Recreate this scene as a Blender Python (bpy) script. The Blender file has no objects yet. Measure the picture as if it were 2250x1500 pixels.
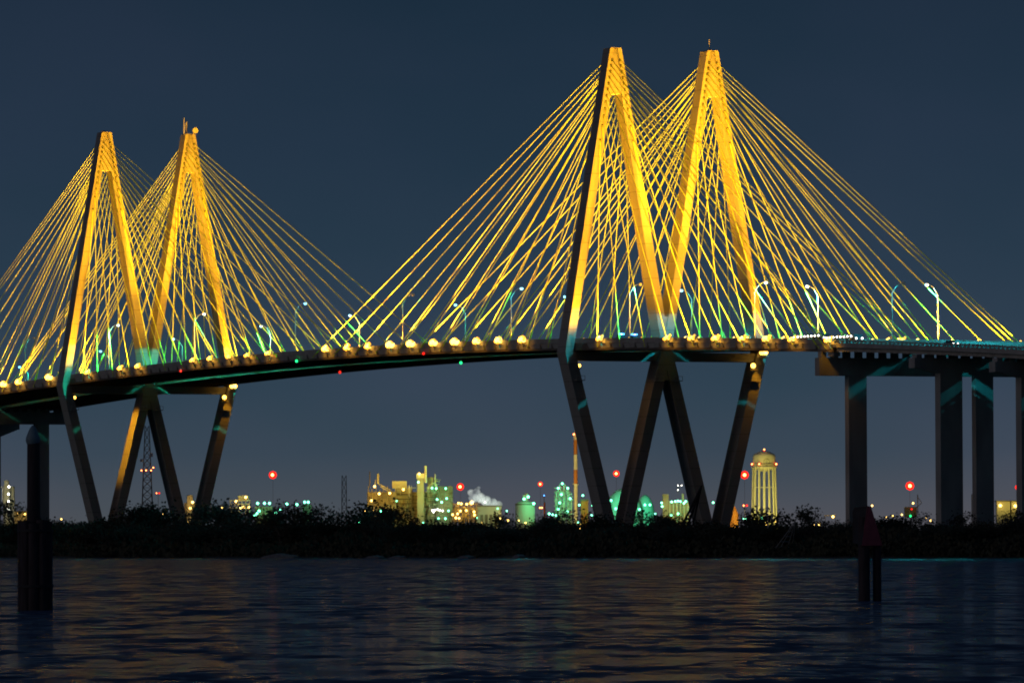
import bpy, math, random
from mathutils import Vector, Matrix
R = random.Random(7)
sc = bpy.context.scene

# ------------------------------------------------------------------ camera
F_PX = 14463.01
CAM = Vector((1583.976, -760.043, 3.0))
FW = Vector((-0.91080950, 0.41167455, 0.03082388))
RT = Vector((0.41173996, 0.91129032, -0.00448896))
UP = Vector((0.02993749, -0.00860283, 0.99951475))
cam_d = bpy.data.cameras.new('camera')
cam_d.sensor_width = 36.0
cam_d.lens = F_PX / 2250 * 36
cam_d.clip_start = 1.0
cam_d.clip_end = 60000
cam = bpy.data.objects.new('camera', cam_d)
sc.collection.objects.link(cam)
m = Matrix((RT, UP, -FW)).transposed().to_4x4()
m.translation = CAM
cam.matrix_world = m
sc.camera = cam

# ------------------------------------------------------------------ world (night sky with city glow)
W = bpy.data.worlds.new('World'); sc.world = W; W.use_nodes = True
nt = W.node_tree; nt.nodes.clear()
out = nt.nodes.new('ShaderNodeOutputWorld'); bg = nt.nodes.new('ShaderNodeBackground')
tc = nt.nodes.new('ShaderNodeTexCoord'); sep = nt.nodes.new('ShaderNodeSeparateXYZ')
ramp = nt.nodes.new('ShaderNodeValToRGB'); nz = nt.nodes.new('ShaderNodeTexNoise')
mp = nt.nodes.new('ShaderNodeMapping'); mx = nt.nodes.new('ShaderNodeMix'); mx.data_type = 'RGBA'; mx.blend_type = 'MULTIPLY'
mr = nt.nodes.new('ShaderNodeValToRGB')
L = nt.links.new
L(tc.outputs['Generated'], sep.inputs[0])
sq = nt.nodes.new('ShaderNodeMath'); sq.operation = 'MULTIPLY'; sq.inputs[1].default_value = 5.0
L(sep.outputs['Z'], sq.inputs[0]); L(sq.outputs[0], ramp.inputs[0])
cr = ramp.color_ramp
stops = [(0.0, (.088, .086, .096)), (.03, (.068, .078, .096)), (.07, (.044, .064, .091)), (.12, (.033, .056, .085)), (.20, (.0225, .044, .071)), (.30, (.0165, .0345, .060)), (.42, (.0132, .0275, .050)), (.70, (.012, .025, .046)), (1.0, (.011, .022, .043))]
while len(cr.elements) < len(stops): cr.elements.new(.5)
for e, (p, c) in zip(cr.elements, stops): e.position = p; e.color = (*c, 1)
L(tc.outputs['Generated'], mp.inputs[0]); mp.inputs['Scale'].default_value = (16, 16, 34)
L(mp.outputs[0], nz.inputs['Vector']); nz.inputs['Scale'].default_value = 1.0; nz.inputs['Detail'].default_value = 3
mr.color_ramp.elements[0].position = .3; mr.color_ramp.elements[0].color = (.82, .94, .94, 1)
mr.color_ramp.elements[1].position = .7; mr.color_ramp.elements[1].color = (1.16, 1.05, 1.08, 1)
L(nz.outputs[0], mr.inputs[0]); mx.inputs[0].default_value = 1
L(ramp.outputs[0], mx.inputs[6]); L(mr.outputs[0], mx.inputs[7])
L(mx.outputs[2], bg.inputs[0]); bg.inputs[1].default_value = 1.0
L(bg.outputs[0], out.inputs[0])

sun_d = bpy.data.lights.new('side_fill_sun', 'SUN'); sun_d.energy = .12; sun_d.angle = math.radians(25); sun_d.color = (1, .80, .76)
sun = bpy.data.objects.new('side_fill_sun', sun_d); sc.collection.objects.link(sun)  # weak fill added to lift the left-facing sides of the towers
sun.rotation_euler = Vector((-.08, .95, -.22)).to_track_quat('-Z', 'Y').to_euler()
sc.view_settings.view_transform = 'Standard'; sc.view_settings.look = 'None'
sc.view_settings.exposure = 0; sc.view_settings.gamma = 1; sc.view_settings.use_curve_mapping = False
sc.render.engine = 'CYCLES'
sc.cycles.use_denoising = True
sc.cycles.sample_clamp_indirect = 2.0
sc.cycles.max_bounces = 5; sc.cycles.diffuse_bounces = 2; sc.cycles.glossy_bounces = 3
sc.cycles.transparent_max_bounces = 12; sc.cycles.volume_bounces = 0
sc.cycles.caustics_reflective = False; sc.cycles.caustics_refractive = False
sc.cycles.use_light_tree = True
sc.cycles.filter_width = 1.9

# ------------------------------------------------------------------ helpers
def ray(px, py): return FW + RT * ((px - 1125) / F_PX) - UP * ((py - 750) / F_PX)
def on_y(px, py, Y):
    d = ray(px, py); return CAM + d * ((Y - CAM.y) / d.y)
def on_z(px, py, Z):
    d = ray(px, py); return CAM + d * ((Z - CAM.z) / d.z)
FH = Vector((FW.x, FW.y, 0)).normalized(); RH = Vector((-FH.y, FH.x, 0)) * -1
def far(px, py, D):                        # a place at horizontal distance D from the viewpoint
    d = ray(px, py); return CAM + d * (D / d.dot(FH))

def link(o): sc.collection.objects.link(o); return o
def tag(o, label=None, cat=None, group=None, kind=None):
    if label: o['label'] = label
    if cat: o['category'] = cat
    if group: o['group'] = group
    if kind: o['kind'] = kind
    return o
def empty(name, loc=(0, 0, 0), label=None, cat=None, group=None, rz=0):
    o = link(bpy.data.objects.new(name, None)); o.location = loc; o.rotation_euler = (0, 0, rz)
    return tag(o, label, cat, group)

class MB:
    def __init__(s): s.v = []; s.f = []; s.sm = []
    def add(s, vs, fs, sm=False):
        n = len(s.v); s.v += [tuple(v) for v in vs]; s.f += [tuple(i + n for i in f) for f in fs]; s.sm += [sm] * len(fs); return s
    def hexa(s, p): return s.add(p, [(0, 3, 2, 1), (4, 5, 6, 7), (0, 1, 5, 4), (1, 2, 6, 5), (2, 3, 7, 6), (3, 0, 4, 7)])
    def box(s, x0, x1, y0, y1, z0, z1): return s.hexa([(x0, y0, z0), (x1, y0, z0), (x1, y1, z0), (x0, y1, z0), (x0, y0, z1), (x1, y0, z1), (x1, y1, z1), (x0, y1, z1)])
    def obox(s, c, a, b, h, z0, z1):       # box at c with half-axis vectors a, b
        c = Vector(c); p = []
        for z in (z0, z1):
            for i, j in ((-1, -1), (1, -1), (1, 1), (-1, 1)):
                q = c + a * i + b * j; p.append((q.x, q.y, z))
        return s.hexa(p)
    def tube(s, p0, p1, r0, r1=None, n=6, cap=True):
        p0 = Vector(p0); p1 = Vector(p1); r1 = r0 if r1 is None else r1
        d = (p1 - p0).normalized(); a = d.orthogonal().normalized(); b = d.cross(a)
        vs = []
        for p, r in ((p0, r0), (p1, r1)):
            for k in range(n):
                t = 2 * math.pi * k / n; vs.append(p + (a * math.cos(t) + b * math.sin(t)) * r)
        s.add(vs, [(k, (k + 1) % n, n + (k + 1) % n, n + k) for k in range(n)], True)
        if cap: s.add(vs, [tuple(range(n - 1, -1, -1)), tuple(range(n, 2 * n))])
        return s
    def lathe(s, c, prof, n=16):           # prof = [(r, z)]
        c = Vector(c); vs = []
        for r, z in prof:
            for k in range(n):
                t = 2 * math.pi * k / n; vs.append(c + Vector((r * math.cos(t), r * math.sin(t), z)))
        fs = []
        for i in range(len(prof) - 1):
            for k in range(n): fs.append((i * n + k, i * n + (k + 1) % n, (i + 1) * n + (k + 1) % n, (i + 1) * n + k))
        s.add(vs, fs, True)
        if prof[0][0] > .01: s.add(vs[:n], [tuple(range(n - 1, -1, -1))])
        if prof[-1][0] > .01: s.add(vs[-n:], [tuple(range(n))])
        return s
    def ball(s, c, r, n=8, sz=1.0, jit=0, rnd=None):
        prof = [(max(.001, r * math.sin(math.pi * i / (n // 2))), -r * sz * math.cos(math.pi * i / (n // 2))) for i in range(n // 2 + 1)]
        k0 = len(s.v); s.lathe(c, prof, n)
        if jit:
            for i in range(k0, len(s.v)): s.v[i] = tuple(x + rnd.uniform(-jit, jit) for x in s.v[i])
        return s
    def mesh(s, name):
        me = bpy.data.meshes.new(name); me.from_pydata(s.v, [], s.f)
        me.polygons.foreach_set('use_smooth', s.sm); me.update(); return me
    def build(s, name, mat, parent=None, kind=None, label=None):
        me = s.mesh(name); me.materials.append(mat); o = link(bpy.data.objects.new(name, me))
        if parent: o.parent = parent
        return tag(o, label=label, kind=kind)
def inst(name, me, parent=None, loc=(0, 0, 0), rz=0, scale=None):
    o = link(bpy.data.objects.new(name, me)); o.location = loc; o.rotation_euler = (0, 0, rz)
    if scale: o.scale = scale
    if parent: o.parent = parent
    return o

# ------------------------------------------------------------------ materials
def mat(name, col, rough=.7, metal=0, noise=0, nscale=1.0, bump=0, emit=None, es=1.0, spec=.3, stretch=(1, 1, 1), bands=0):
    M = bpy.data.materials.new(name); M.use_nodes = True; n = M.node_tree; b = n.nodes['Principled BSDF']; l = n.links.new
    b.inputs['Base Color'].default_value = (*col, 1); b.inputs['Roughness'].default_value = rough
    b.inputs['Metallic'].default_value = metal; b.inputs['Specular IOR Level'].default_value = spec
    if noise or bump:
        t = n.nodes.new('ShaderNodeTexCoord'); mm = n.nodes.new('ShaderNodeMapping'); mm.inputs['Scale'].default_value = stretch
        z = n.nodes.new('ShaderNodeTexNoise'); z.inputs['Scale'].default_value = nscale; z.inputs['Detail'].default_value = 5
        l(t.outputs['Object'], mm.inputs[0]); l(mm.outputs[0], z.inputs['Vector'])
        if noise:
            r = n.nodes.new('ShaderNodeValToRGB'); r.color_ramp.elements[0].position = .3; r.color_ramp.elements[1].position = .72
            r.color_ramp.elements[0].color = (*[c * (1 - noise) for c in col], 1); r.color_ramp.elements[1].color = (*[min(1, c * (1 + noise)) for c in col], 1)
            l(z.outputs[0], r.inputs[0]); src = r.outputs[0]
            if bands:                      # cast joints between the concrete lifts
                sp = n.nodes.new('ShaderNodeSeparateXYZ'); l(t.outputs['Object'], sp.inputs[0])
                md = n.nodes.new('ShaderNodeMath'); md.operation = 'WRAP'; md.inputs[1].default_value = bands; md.inputs[2].default_value = 0
                l(sp.outputs['Z'], md.inputs[0])
                gt = n.nodes.new('ShaderNodeMath'); gt.operation = 'LESS_THAN'; gt.inputs[1].default_value = .22; l(md.outputs[0], gt.inputs[0])
                mxx = n.nodes.new('ShaderNodeMix'); mxx.data_type = 'RGBA'; l(gt.outputs[0], mxx.inputs[0]); l(src, mxx.inputs[6])
                mxx.inputs[7].default_value = (*[c * .72 for c in col], 1); src = mxx.outputs[2]
            l(src, b.inputs['Base Color'])
        if bump:
            bp = n.nodes.new('ShaderNodeBump'); bp.inputs['Strength'].default_value = bump; bp.inputs['Distance'].default_value = .1
            l(z.outputs[0], bp.inputs['Height']); l(bp.outputs[0], b.inputs['Normal'])
    if emit:
        b.inputs['Emission Color'].default_value = (*emit, 1); b.inputs['Emission Strength'].default_value = es
    return M
CONC = mat('tower_concrete', (.27, .26, .245), .85, noise=.12, nscale=.12, bump=.2, stretch=(1, 1, .35), bands=4.6)
CONC2 = mat('pier_concrete', (.34, .33, .32), .88, noise=.2, nscale=.25, bump=.3, stretch=(1, 1, .3))
DECKC = mat('deck_concrete', (.36, .35, .33), .85, noise=.18, nscale=.4, bump=.2)
ASPH = mat('road_surface', (.07, .07, .072), .9, noise=.2, nscale=.6)
STEEL = mat('weathered_girder_steel', (.12, .10, .08), .6, noise=.25, nscale=.5)
CABLE = mat('yellow_cable_sheath', (.70, .90, .06), .45, noise=.08, nscale=.15)
RECESS_SHADE = mat('recess_shade_dark', (.03, .025, .02), .8)
GALV = mat('galvanised_steel', (.45, .45, .44), .45, metal=.4, noise=.1, nscale=2)
LAMPH = mat('flood_housing', (.30, .28, .22), .5, noise=.15, nscale=3)
FLOODE = mat('sodium_lens', (1, .8, .4), .3, emit=(1, .52, .07), es=7)
FLOODA = mat('amber_lens_and_halo', (1, .6, .1), .3, emit=(1, .45, .03), es=1.7)
MERC = mat('mercury_lens', (.8, 1, 1), .3, emit=(.22, .74, 1), es=3.2)
MERCOFF = mat('dark_lamp_lens', (.5, .5, .5), .3)
REDG = mat('red_glass_and_halo', (.6, .02, .01), .2, emit=(1, .02, .01), es=1.6)
REDC = mat('red_beacon_bulb', (1, .5, .2), .3, emit=(1, .42, .10), es=10)
GRNG = mat('green_signal_glass', (.02, .6, .2), .2, emit=(.02, 1, .25), es=2.5)
WHT = mat('white_lamp', (1, 1, 1), .3, emit=(1, .96, .85), es=10)
ORL = mat('orange_lamp', (1, .7, .3), .3, emit=(1, .60, .14), es=7)
TEL = mat('blue_green_lamp', (.6, 1, .9), .3, emit=(.15, 1, .52), es=7)
BLUE = mat('blue_lamp', (.1, .3, 1), .3, emit=(.05, .25, 1), es=9)
LEAF = mat('night_foliage', (.040, .042, .028), .9, noise=.4, nscale=.6)
BARK = mat('bark', (.07, .055, .045), .9, noise=.3, nscale=1)
REED = mat('bank_scrub', (.05, .05, .032), .95, noise=.35, nscale=.2)
LAND = mat('marsh_ground', (.05, .047, .04), .95, noise=.35, nscale=.02, bump=.3)
WOODP = mat('creosoted_timber', (.045, .035, .04), .8, noise=.35, nscale=2, stretch=(3, 3, .4), bump=.5)
CAPM = mat('pile_cap_plastic', (.16, .24, .28), .5, noise=.1, nscale=3)
REDB = mat('red_dayboard', (.32, .075, .095), .6, noise=.15, nscale=3)
BLKB = mat('dark_board_back', (.03, .03, .035), .7, noise=.2, nscale=3)
REFL = mat('reflective_number_glint', (.85, .5, .25), .3, spec=.8)
TANKW = mat('tank_paint', (.62, .60, .5), .6, noise=.08, nscale=.15)
TOWW = mat('water_tower_paint', (.66, .64, .5), .55, noise=.07, nscale=.2)
EMBL = mat('faded_emblem_paint', (.36, .32, .2), .6, noise=.2, nscale=.5)
STKW = mat('stack_white_paint', (.72, .68, .5), .6, noise=.1, nscale=.3)
STKO = mat('stack_orange_paint', (.55, .20, .04), .6, noise=.12, nscale=.3)
PLANT = mat('plant_cladding', (.40, .36, .28), .7, noise=.25, nscale=.12)
PLANTD = mat('plant_steelwork', (.20, .17, .13), .7, noise=.3, nscale=.3)
CARB = mat('car_paint_dark', (.05, .06, .08), .35, spec=.5)
CARW = mat('truck_paint_white', (.7, .7, .7), .4)
TYRE = mat('tyre_rubber', (.02, .02, .02), .9)
GLASS = mat('vehicle_glass', (.02, .025, .03), .1, spec=.6)
ROCK = mat('bank_rock', (.12, .12, .13), .9, noise=.3, nscale=1, bump=.5)

def lamp(kind, name, loc, power, col, radius=.4, parent=None, aim=None, angle=2.0, blend=.6):
    d = bpy.data.lights.new(name, kind); d.energy = power; d.color = col; d.shadow_soft_size = radius
    o = link(bpy.data.objects.new(name, d)); o.location = loc
    if kind == 'SPOT':
        d.spot_size = angle; d.spot_blend = blend
        o.rotation_euler = (Vector(aim) - Vector(loc)).to_track_quat('-Z', 'Y').to_euler()
    if parent:
        o.parent = parent; o.matrix_parent_inverse = Matrix.Translation(parent.location).inverted() if parent.rotation_euler.z == 0 else parent.matrix_basis.inverted()
    return o

# ------------------------------------------------------------------ setting: water, land
SH = -163.5
wm = bpy.data.materials.new('dark_river_water'); wm.use_nodes = True
n = wm.node_tree; b = n.nodes['Principled BSDF']; l = n.links.new
b.inputs['Base Color'].default_value = (.004, .008, .014, 1); b.inputs['Roughness'].default_value = .12; b.inputs['IOR'].default_value = 1.33
t = n.nodes.new('ShaderNodeTexCoord'); mm = n.nodes.new('ShaderNodeMapping')
mm.inputs['Scale'].default_value = (1, 1, 1)
cx_ = n.nodes.new('ShaderNodeCombineXYZ')
for ax, vec in ((0, (.4117 * .36, .9113 * .36, 0)), (1, (-.9113 * .12, .4117 * .12, 0))):      # short crested chop, longer along the wind
    dp = n.nodes.new('ShaderNodeVectorMath'); dp.operation = 'DOT_PRODUCT'; dp.inputs[1].default_value = vec
    l(t.outputs['Object'], dp.inputs[0]); l(dp.outputs['Value'], cx_.inputs[ax])
l(cx_.outputs[0], mm.inputs[0])
acc = None
for sc_, st, off in ((.22, .45, 0), (.9, 1.0, 40), (3.0, .8, 90)):     # swell, chop, ripples as slopes
    mo = n.nodes.new('ShaderNodeVectorMath'); mo.operation = 'ADD'; mo.inputs[1].default_value = (off, off, off); l(mm.outputs[0], mo.inputs[0])
    z = n.nodes.new('ShaderNodeTexNoise'); z.inputs['Scale'].default_value = sc_; z.inputs['Detail'].default_value = 3; z.inputs['Roughness'].default_value = .55
    l(mo.outputs[0], z.inputs['Vector'])
    sb = n.nodes.new('ShaderNodeVectorMath'); sb.operation = 'SUBTRACT'; sb.inputs[1].default_value = (.5, .5, .5); l(z.outputs['Color'], sb.inputs[0])
    ml = n.nodes.new('ShaderNodeVectorMath'); ml.operation = 'MULTIPLY'; ml.inputs[1].default_value = (st * 2, st * 2, 0); l(sb.outputs[0], ml.inputs[0])
    if acc is None: acc = ml.outputs[0]
    else:
        ad = n.nodes.new('ShaderNodeVectorMath'); l(acc, ad.inputs[0]); l(ml.outputs[0], ad.inputs[1]); acc = ad.outputs[0]
ad = n.nodes.new('ShaderNodeVectorMath'); l(acc, ad.inputs[0]); ad.inputs[1].default_value = (0, 0, 1)
nn = n.nodes.new('ShaderNodeVectorMath'); nn.operation = 'NORMALIZE'; l(ad.outputs[0], nn.inputs[0]); l(nn.outputs[0], b.inputs['Normal'])
df = n.nodes.new('ShaderNodeBsdfDiffuse'); df.inputs[0].default_value = (.07, .10, .17, 1)
ms = n.nodes.new('ShaderNodeMixShader')
gz = n.nodes.new('ShaderNodeTexNoise'); gz.inputs['Scale'].default_value = .95; gz.inputs['Detail'].default_value = 5; gz.inputs['Roughness'].default_value = .65; l(mm.outputs[0], gz.inputs['Vector'])
gr = n.nodes.new('ShaderNodeMapRange'); gr.inputs[1].default_value = .36; gr.inputs[2].default_value = .66; gr.inputs[3].default_value = .84; gr.inputs[4].default_value = .38
l(gz.outputs[0], gr.inputs[0]); l(gr.outputs[0], ms.inputs[0]); l(b.outputs[0], ms.inputs[1]); l(df.outputs[0], ms.inputs[2])
l(ms.outputs[0], n.nodes['Material Output'].inputs['Surface'])
MB().add([(-9000, -9000, 0), (9000, -9000, 0), (9000, -150, 0), (-9000, -150, 0)], [(0, 1, 2, 3)]).build('water', wm, kind='structure')
lm = MB(); xs = [-9000, -3000, -1500] + [i * 8 - 900 for i in range(230)] + [1500, 3000, 9000]
rows = [(0, -.6), (1.5, .25), (6, .9), (40, 1.3), (200, 1.6), (30000, 1.6)]
vs = []
for x in xs:
    w = 1.3 * math.sin(x * .043) + 1.1 * math.sin(x * .11 + 1) + R.uniform(-.6, .6)
    for dy, z in rows: vs.append((x * (4 if dy > 1000 else 1), SH + w * (1 if dy < 50 else 0) + dy, z + (R.uniform(-.12, .12) if 1 < dy < 50 else 0)))
k = len(rows)
lm.add(vs, [(i * k + j, (i + 1) * k + j, (i + 1) * k + j + 1, i * k + j + 1) for i in range(len(xs) - 1) for j in range(k - 1)], True)
lm.build('ground', LAND, kind='structure')

# ------------------------------------------------------------------ the bridge
def zt(X):                                  # top of the parapet along the vertical curve
    a = X + 190
    return 59.7 - 6e-5 * a * a if a < 440 else 59.7 - 6e-5 * 440 * 440 - (a - 440) * .0528
bridge = empty('cable_stayed_bridge', (0, 0, 0), 'twin deck cable stayed bridge with two double diamond towers lit yellow over the water', 'bridge')

def ring_leg(mb, rings):                    # rings: (z, hx, y0, y1) bottom to top
    for a, c in zip(rings, rings[1:]):
        mb.hexa([(a[1], a[2], a[0]), (a[1], a[3], a[0]), (-a[1], a[3], a[0]), (-a[1], a[2], a[0]),
                 (c[1], c[2], c[0]), (c[1], c[3], c[0]), (-c[1], c[3], c[0]), (-c[1], c[2], c[0])])
ZTOP, ZK = 134.7, 53.8
def upper_off(z): return 1.7 + (ZTOP - z) * .1704
def hxz(z): return 2.155 + (ZTOP - z) / (ZTOP - ZK) * .53 if z > ZK else 2.685 + (ZK - z) * .006
YC = 14.35
arm = MB().box(-.065, .065, -.28, .28, -.45, .35).mesh('anchor_recess_shade'); arm.materials.append(RECESS_SHADE)
def tower(X0, nm):
    tw = MB()
    tw.box(-2.1, 2.3, -1.9, 1.9, 53.9, 63.6)                                      # web in the upper fork
    t = tw.build('tower', CONC, bridge, label=nm); t.location = (X0, 0, 0)
    MB().hexa([(2.45, -1.6, 46.6), (2.45, 1.6, 46.6), (-2.45, 1.6, 46.6), (-2.45, -1.6, 46.6), (2.45, -1.6, 53.7), (2.45, 1.6, 53.7), (-2.45, 1.6, 53.7), (-2.45, -1.6, 53.7)]).build('lower_web', CONC, t)
    for yc in (-YC, YC):                    # recessed head panel between the legs
        o = upper_off(122.6) - 1.6
        MB().hexa([(hxz(122.6) - .22, yc - o, 122.6), (hxz(122.6) - .22, yc + o, 122.6), (-hxz(122.6) + .22, yc + o, 122.6), (-hxz(122.6) + .22, yc - o, 122.6),
                 (hxz(134) - .22, yc - .6, 134.6), (hxz(134) - .22, yc + .6, 134.6), (-hxz(134) + .22, yc + .6, 134.6), (-hxz(134) + .22, yc - .6, 134.6)]).build('head_panel', CONC, t)
        MB().box(-2.3, 2.3, yc - 1.5, yc + 1.5, 134.72, 134.95).build('roof_slab', CONC, t)
    for yc in (-YC, YC):
        for s in (-1, 1):
            inner = (s > 0) == (yc < 0)     # the legs that meet on the centre line
            def yy(z, o, w, s=s, yc=yc, inner=inner):
                if inner: o2 = min(o, YC - .002)
                else: o2 = o
                a, c = yc + s * (o - w), yc + s * o2
                return (min(a, c), max(a, c))
            rg = []
            for z in (ZK + .02, 60.5, 75, 100, 118, ZTOP):
                o = upper_off(z); w = 2.35 if z < 119 else 1.25
                rg.append((z, hxz(z), *yy(z, o, w)))
            mb = MB(); ring_leg(mb, rg); mb.build('upper_leg', CONC, t)
            rg = []
            for z in (4, 20, 35, 49.4, ZK):
                o = 15.48 - .25 * (ZK - z); rg.append((z, hxz(z), *yy(z, o, 3.0 if z < 52 else 2.9)))
            mb = MB(); ring_leg(mb, rg); mb.build('lower_leg', CONC, t)
            # dark plates paint the shade of the recesses where the stays enter
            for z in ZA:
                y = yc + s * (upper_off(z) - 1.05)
                for q in (1, -1): inst('anchor_recess_shade', arm, t, (q * (hxz(z) - .035), y, z))
        a = upper_off(ZK) - 2.36
        MB().box(-1.5, 1.5, yc - 12.48, yc + 12.48, 51.6, 54.0).build('crossbeam', CONC, t)
        MB().box(-7, 7, yc - 6, yc + 6, -1, 5.2).build('footing', CONC2, t)
        # inspection platforms on the front faces near the deck
        for s in (-1, 1):
            y = yc + s * 11.6
            mb = MB().box(2.75, 3.9, y - 1.3, y + 1.3, 46.3, 46.5)
            for dy in (-1.25, 0, 1.25): mb.box(3.8, 3.9, y + dy - .05, y + dy + .05, 46.5, 47.6)
            mb.box(3.8, 3.9, y - 1.3, y + 1.3, 47.55, 47.65); mb.build('platform', GALV, t)
    return t
ZD = [0, 1.5, 3.05, 4.65, 6.25, 7.85, 9.5, 11.2, 13.0, 15.0, 17.6, 21.5]
ZA = [131.7 - d for d in ZD]
t_near = tower(0, 'near tower of two joined diamonds')
t_far = tower(-381, 'far tower of two joined diamonds')
# things on top of the tower heads
a = MB().tube((0, YC, 134.9), (0, YC, 138.2), .16, .1).tube((0, YC, 134.9), (0, YC, 135.5), .5, .5); a.build('antenna', GALV, t_near)
mb = MB().tube((-.6, -YC, 134.95), (-.6, -YC, 135.5), .9, .7, 10); mb.build('hatch', GALV, t_far)
for dx, dy, h in ((1.5, -2.0, 5.2), (0, -.7, 4.0), (-1.5, .2, 4.1)):
    MB().tube((dx, YC + dy, 134.9), (dx, YC + dy, 134.9 + h), .16, .12).build('antenna', GALV, t_far)
dsh = MB().tube((1.9, YC + 1.7, 136.1), (2.4, YC + 1.6, 136.1), .95, .95, 16).tube((1.6, YC + 1.2, 134.9), (1.7, YC + 1.6, 136.0), .12); dsh.build('dish_antenna', GALV, t_far)

# decks
def strip(mb, xs, y0, y1, f0, f1):
    vs = []
    for x in xs:
        z0, z1 = f0(x), f1(x); vs += [(x, y0, z0), (x, y1, z0), (x, y1, z1), (x, y0, z1)]
    fs = []
    for i in range(len(xs) - 1):
        a, c = i * 4, i * 4 + 4
        for j in range(4): fs.append((a + j, a + (j + 1) % 4, c + (j + 1) % 4, c + j))
    fs += [(3, 2, 1, 0), tuple((len(xs) - 1) * 4 + j for j in range(4))]
    return mb.add(vs, fs)
XS = [-533 + i * 7.6 for i in range(91)] ; XS[-1] = 152
XAP = [152.05 + i * 7.0 for i in range(60)]
XLA = [-533.05 - i * 8.0 for i in range(40)][::-1]
for side, (ya, yb) in (('near', (-26.9, -3.1)), ('far', (3.1, 26.9))):
    for xs in (XLA, XS, XAP):
        strip(MB(), xs, ya + .02, yb - .02, lambda x: zt(x) - 1.25, lambda x: zt(x) - .9).build('deck_slab', DECKC, bridge)
        strip(MB(), xs, ya + .6, yb - .6, lambda x: zt(x) - .896, lambda x: zt(x) - .885).build('roadway', ASPH, bridge)
    for y in (ya, yb):
        s = 1 if y == ya else -1
        # solid parapet on the stayed spans
        y0, y1 = sorted((y, y + s * .35))
        strip(MB(), XS, y0, y1, lambda x: zt(x) - .9, lambda x: zt(x)).build('parapet', DECKC, bridge)
        y0, y1 = sorted((y + s * .1, y + s * .7))
        strip(MB(), XS, y0, y1, lambda x: zt(x) - 3.0, lambda x: zt(x) - 1.252).build('edge_girder', STEEL, bridge)
        y0, y1 = sorted((y - s * .25, y + s * 1.0))
        strip(MB(), XS, y0, y1, lambda x: zt(x) - 3.1, lambda x: zt(x) - 3.005).build('girder_flange', STEEL, bridge)
        # open concrete rail on the approach spans
        for xs in (XAP, XLA):
            y0, y1 = sorted((y, y + s * .3))
            strip(MB(), xs, y0, y1, lambda x: zt(x) - .42, lambda x: zt(x)).build('top_rail', DECKC, bridge)
            strip(MB(), xs, y0, y1, lambda x: zt(x) - .9, lambda x: zt(x) - .8).build('rail_curb', DECKC, bridge)
            pm = None; stuff = MB(); x = xs[0] + .5; cnt = 0
            while x < xs[-1]:
                if y in (-26.9, -3.1) and 150 < x < 262:
                    if pm is None:
                        pm = MB().box(-.38, .38, min(0, s * .28), max(0, s * .28), -.8, -.42).mesh('rail_post'); pm.materials.append(DECKC)
                    inst('rail_post', pm, bridge, (x, y, zt(x)))
                else: stuff.box(x - .38, x + .38, *sorted((y + .002 * s, y + s * .28)), zt(x) - .8, zt(x) - .42)
                x += 2.1
            if stuff.v: stuff.build('rail_post_row', DECKC, bridge, kind='stuff')
    # floor beams below the stayed deck: more than three hundred
    mb = MB(); x = -531
    while x < 151:
        mb.box(x - .18, x + .18, ya + .75, yb - .75, zt(x) - 2.7, zt(x) - 1.26); x += 4.4
    mb.build('floor_beam', STEEL, bridge, kind='stuff')
    # bracket panels on the outer fascia between the anchors
    for y, s in ((ya, -1), (yb, 1)):
        x = -526; pm = MB().hexa([(-2.9, 0, -2.55), (2.9, 0, -2.55), (2.9, .12 * s * -1, -2.55), (-2.9, -.12 * s, -2.55), (-3.6, s * .32, -1.3), (3.6, s * .32, -1.3), (3.6, -.12 * s, -1.3), (-3.6, -.12 * s, -1.3)]).mesh('fascia_bracket')
        pm.materials.append(DECKC)
        if y in (-26.9,):
            while x < 150:
                if min(abs(x), abs(x + 381)) > 7: inst('fascia_bracket', pm, bridge, (x, y, zt(x)))
                x += 7.4
    # approach beams and piers
    for xs in (XAP, XLA):
        for j in range(8):
            y = ya + 1.4 + j * 3.0
            strip(MB(), xs, y - .3, y + .3, lambda x: zt(x) - 2.9, lambda x: zt(x) - 1.252).build('approach_beam', DECKC, bridge)
        for y, s in ((ya, 1), (yb, -1)):
            strip(MB(), xs, *sorted((y + .03 * s, y + .35 * s)), lambda x: zt(x) - 1.9, lambda x: zt(x) - 1.252).build('fascia', DECKC, bridge)
def pier(X, w, ycs, cap_y, zc, zb, haunch=0, depth=2.4):
    t = MB()
    c0, c1 = cap_y
    x0, x1 = X - depth, X
    if haunch:
        for yc in ycs:
            t.hexa([(x0 + .05, yc - w / 2, zb - haunch), (x1 - .05, yc - w / 2, zb - haunch), (x1 - .05, yc + w / 2, zb - haunch), (x0 + .05, yc + w / 2, zb - haunch),
                    (x0 + .05, yc - 9.5, zb), (x1 - .05, yc - 9.5, zb), (x1 - .05, yc + 9.5, zb), (x0 + .05, yc + 9.5, zb)])
    t.box(x0, x1, c0, c1, zb + .002, zc)
    o = t.build('pier', CONC2, bridge)
    for yc in ycs: MB().box(x0 + .15, x1 - .15, yc - w / 2 + .02, yc + w / 2 - .02, 0, zb - haunch).build('column', CONC2, o)
    for k in range(17):
        y = c0 + 1.4 + k * (c1 - c0 - 2.8) / 16.0
        if abs(y) < 2.2: continue
        MB().box(x0 + .3, x1 - .3, y - .7, y + .7, zc + .002, zt(X) - 2.904).build('bearing', CONC2, o)
    return o
pier(147, 5.0, (-17.4, 17.9), (-28, 28), 48.4, 44.0)
pier(196, 6.0, (-17.6, 17.6), (-27.5, 27.5), 47.0, 44.6, haunch=1.2, depth=3.0)
pier(236, 6.0, (-17.6, 17.6), (-27.5, 27.5), 45.0, 42.6, haunch=1.2, depth=3.0)
pier(-526, 5.0, (-17.4, 17.9), (-28, 28), zt(-526) - 4.1, zt(-526) - 8.3)
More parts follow.
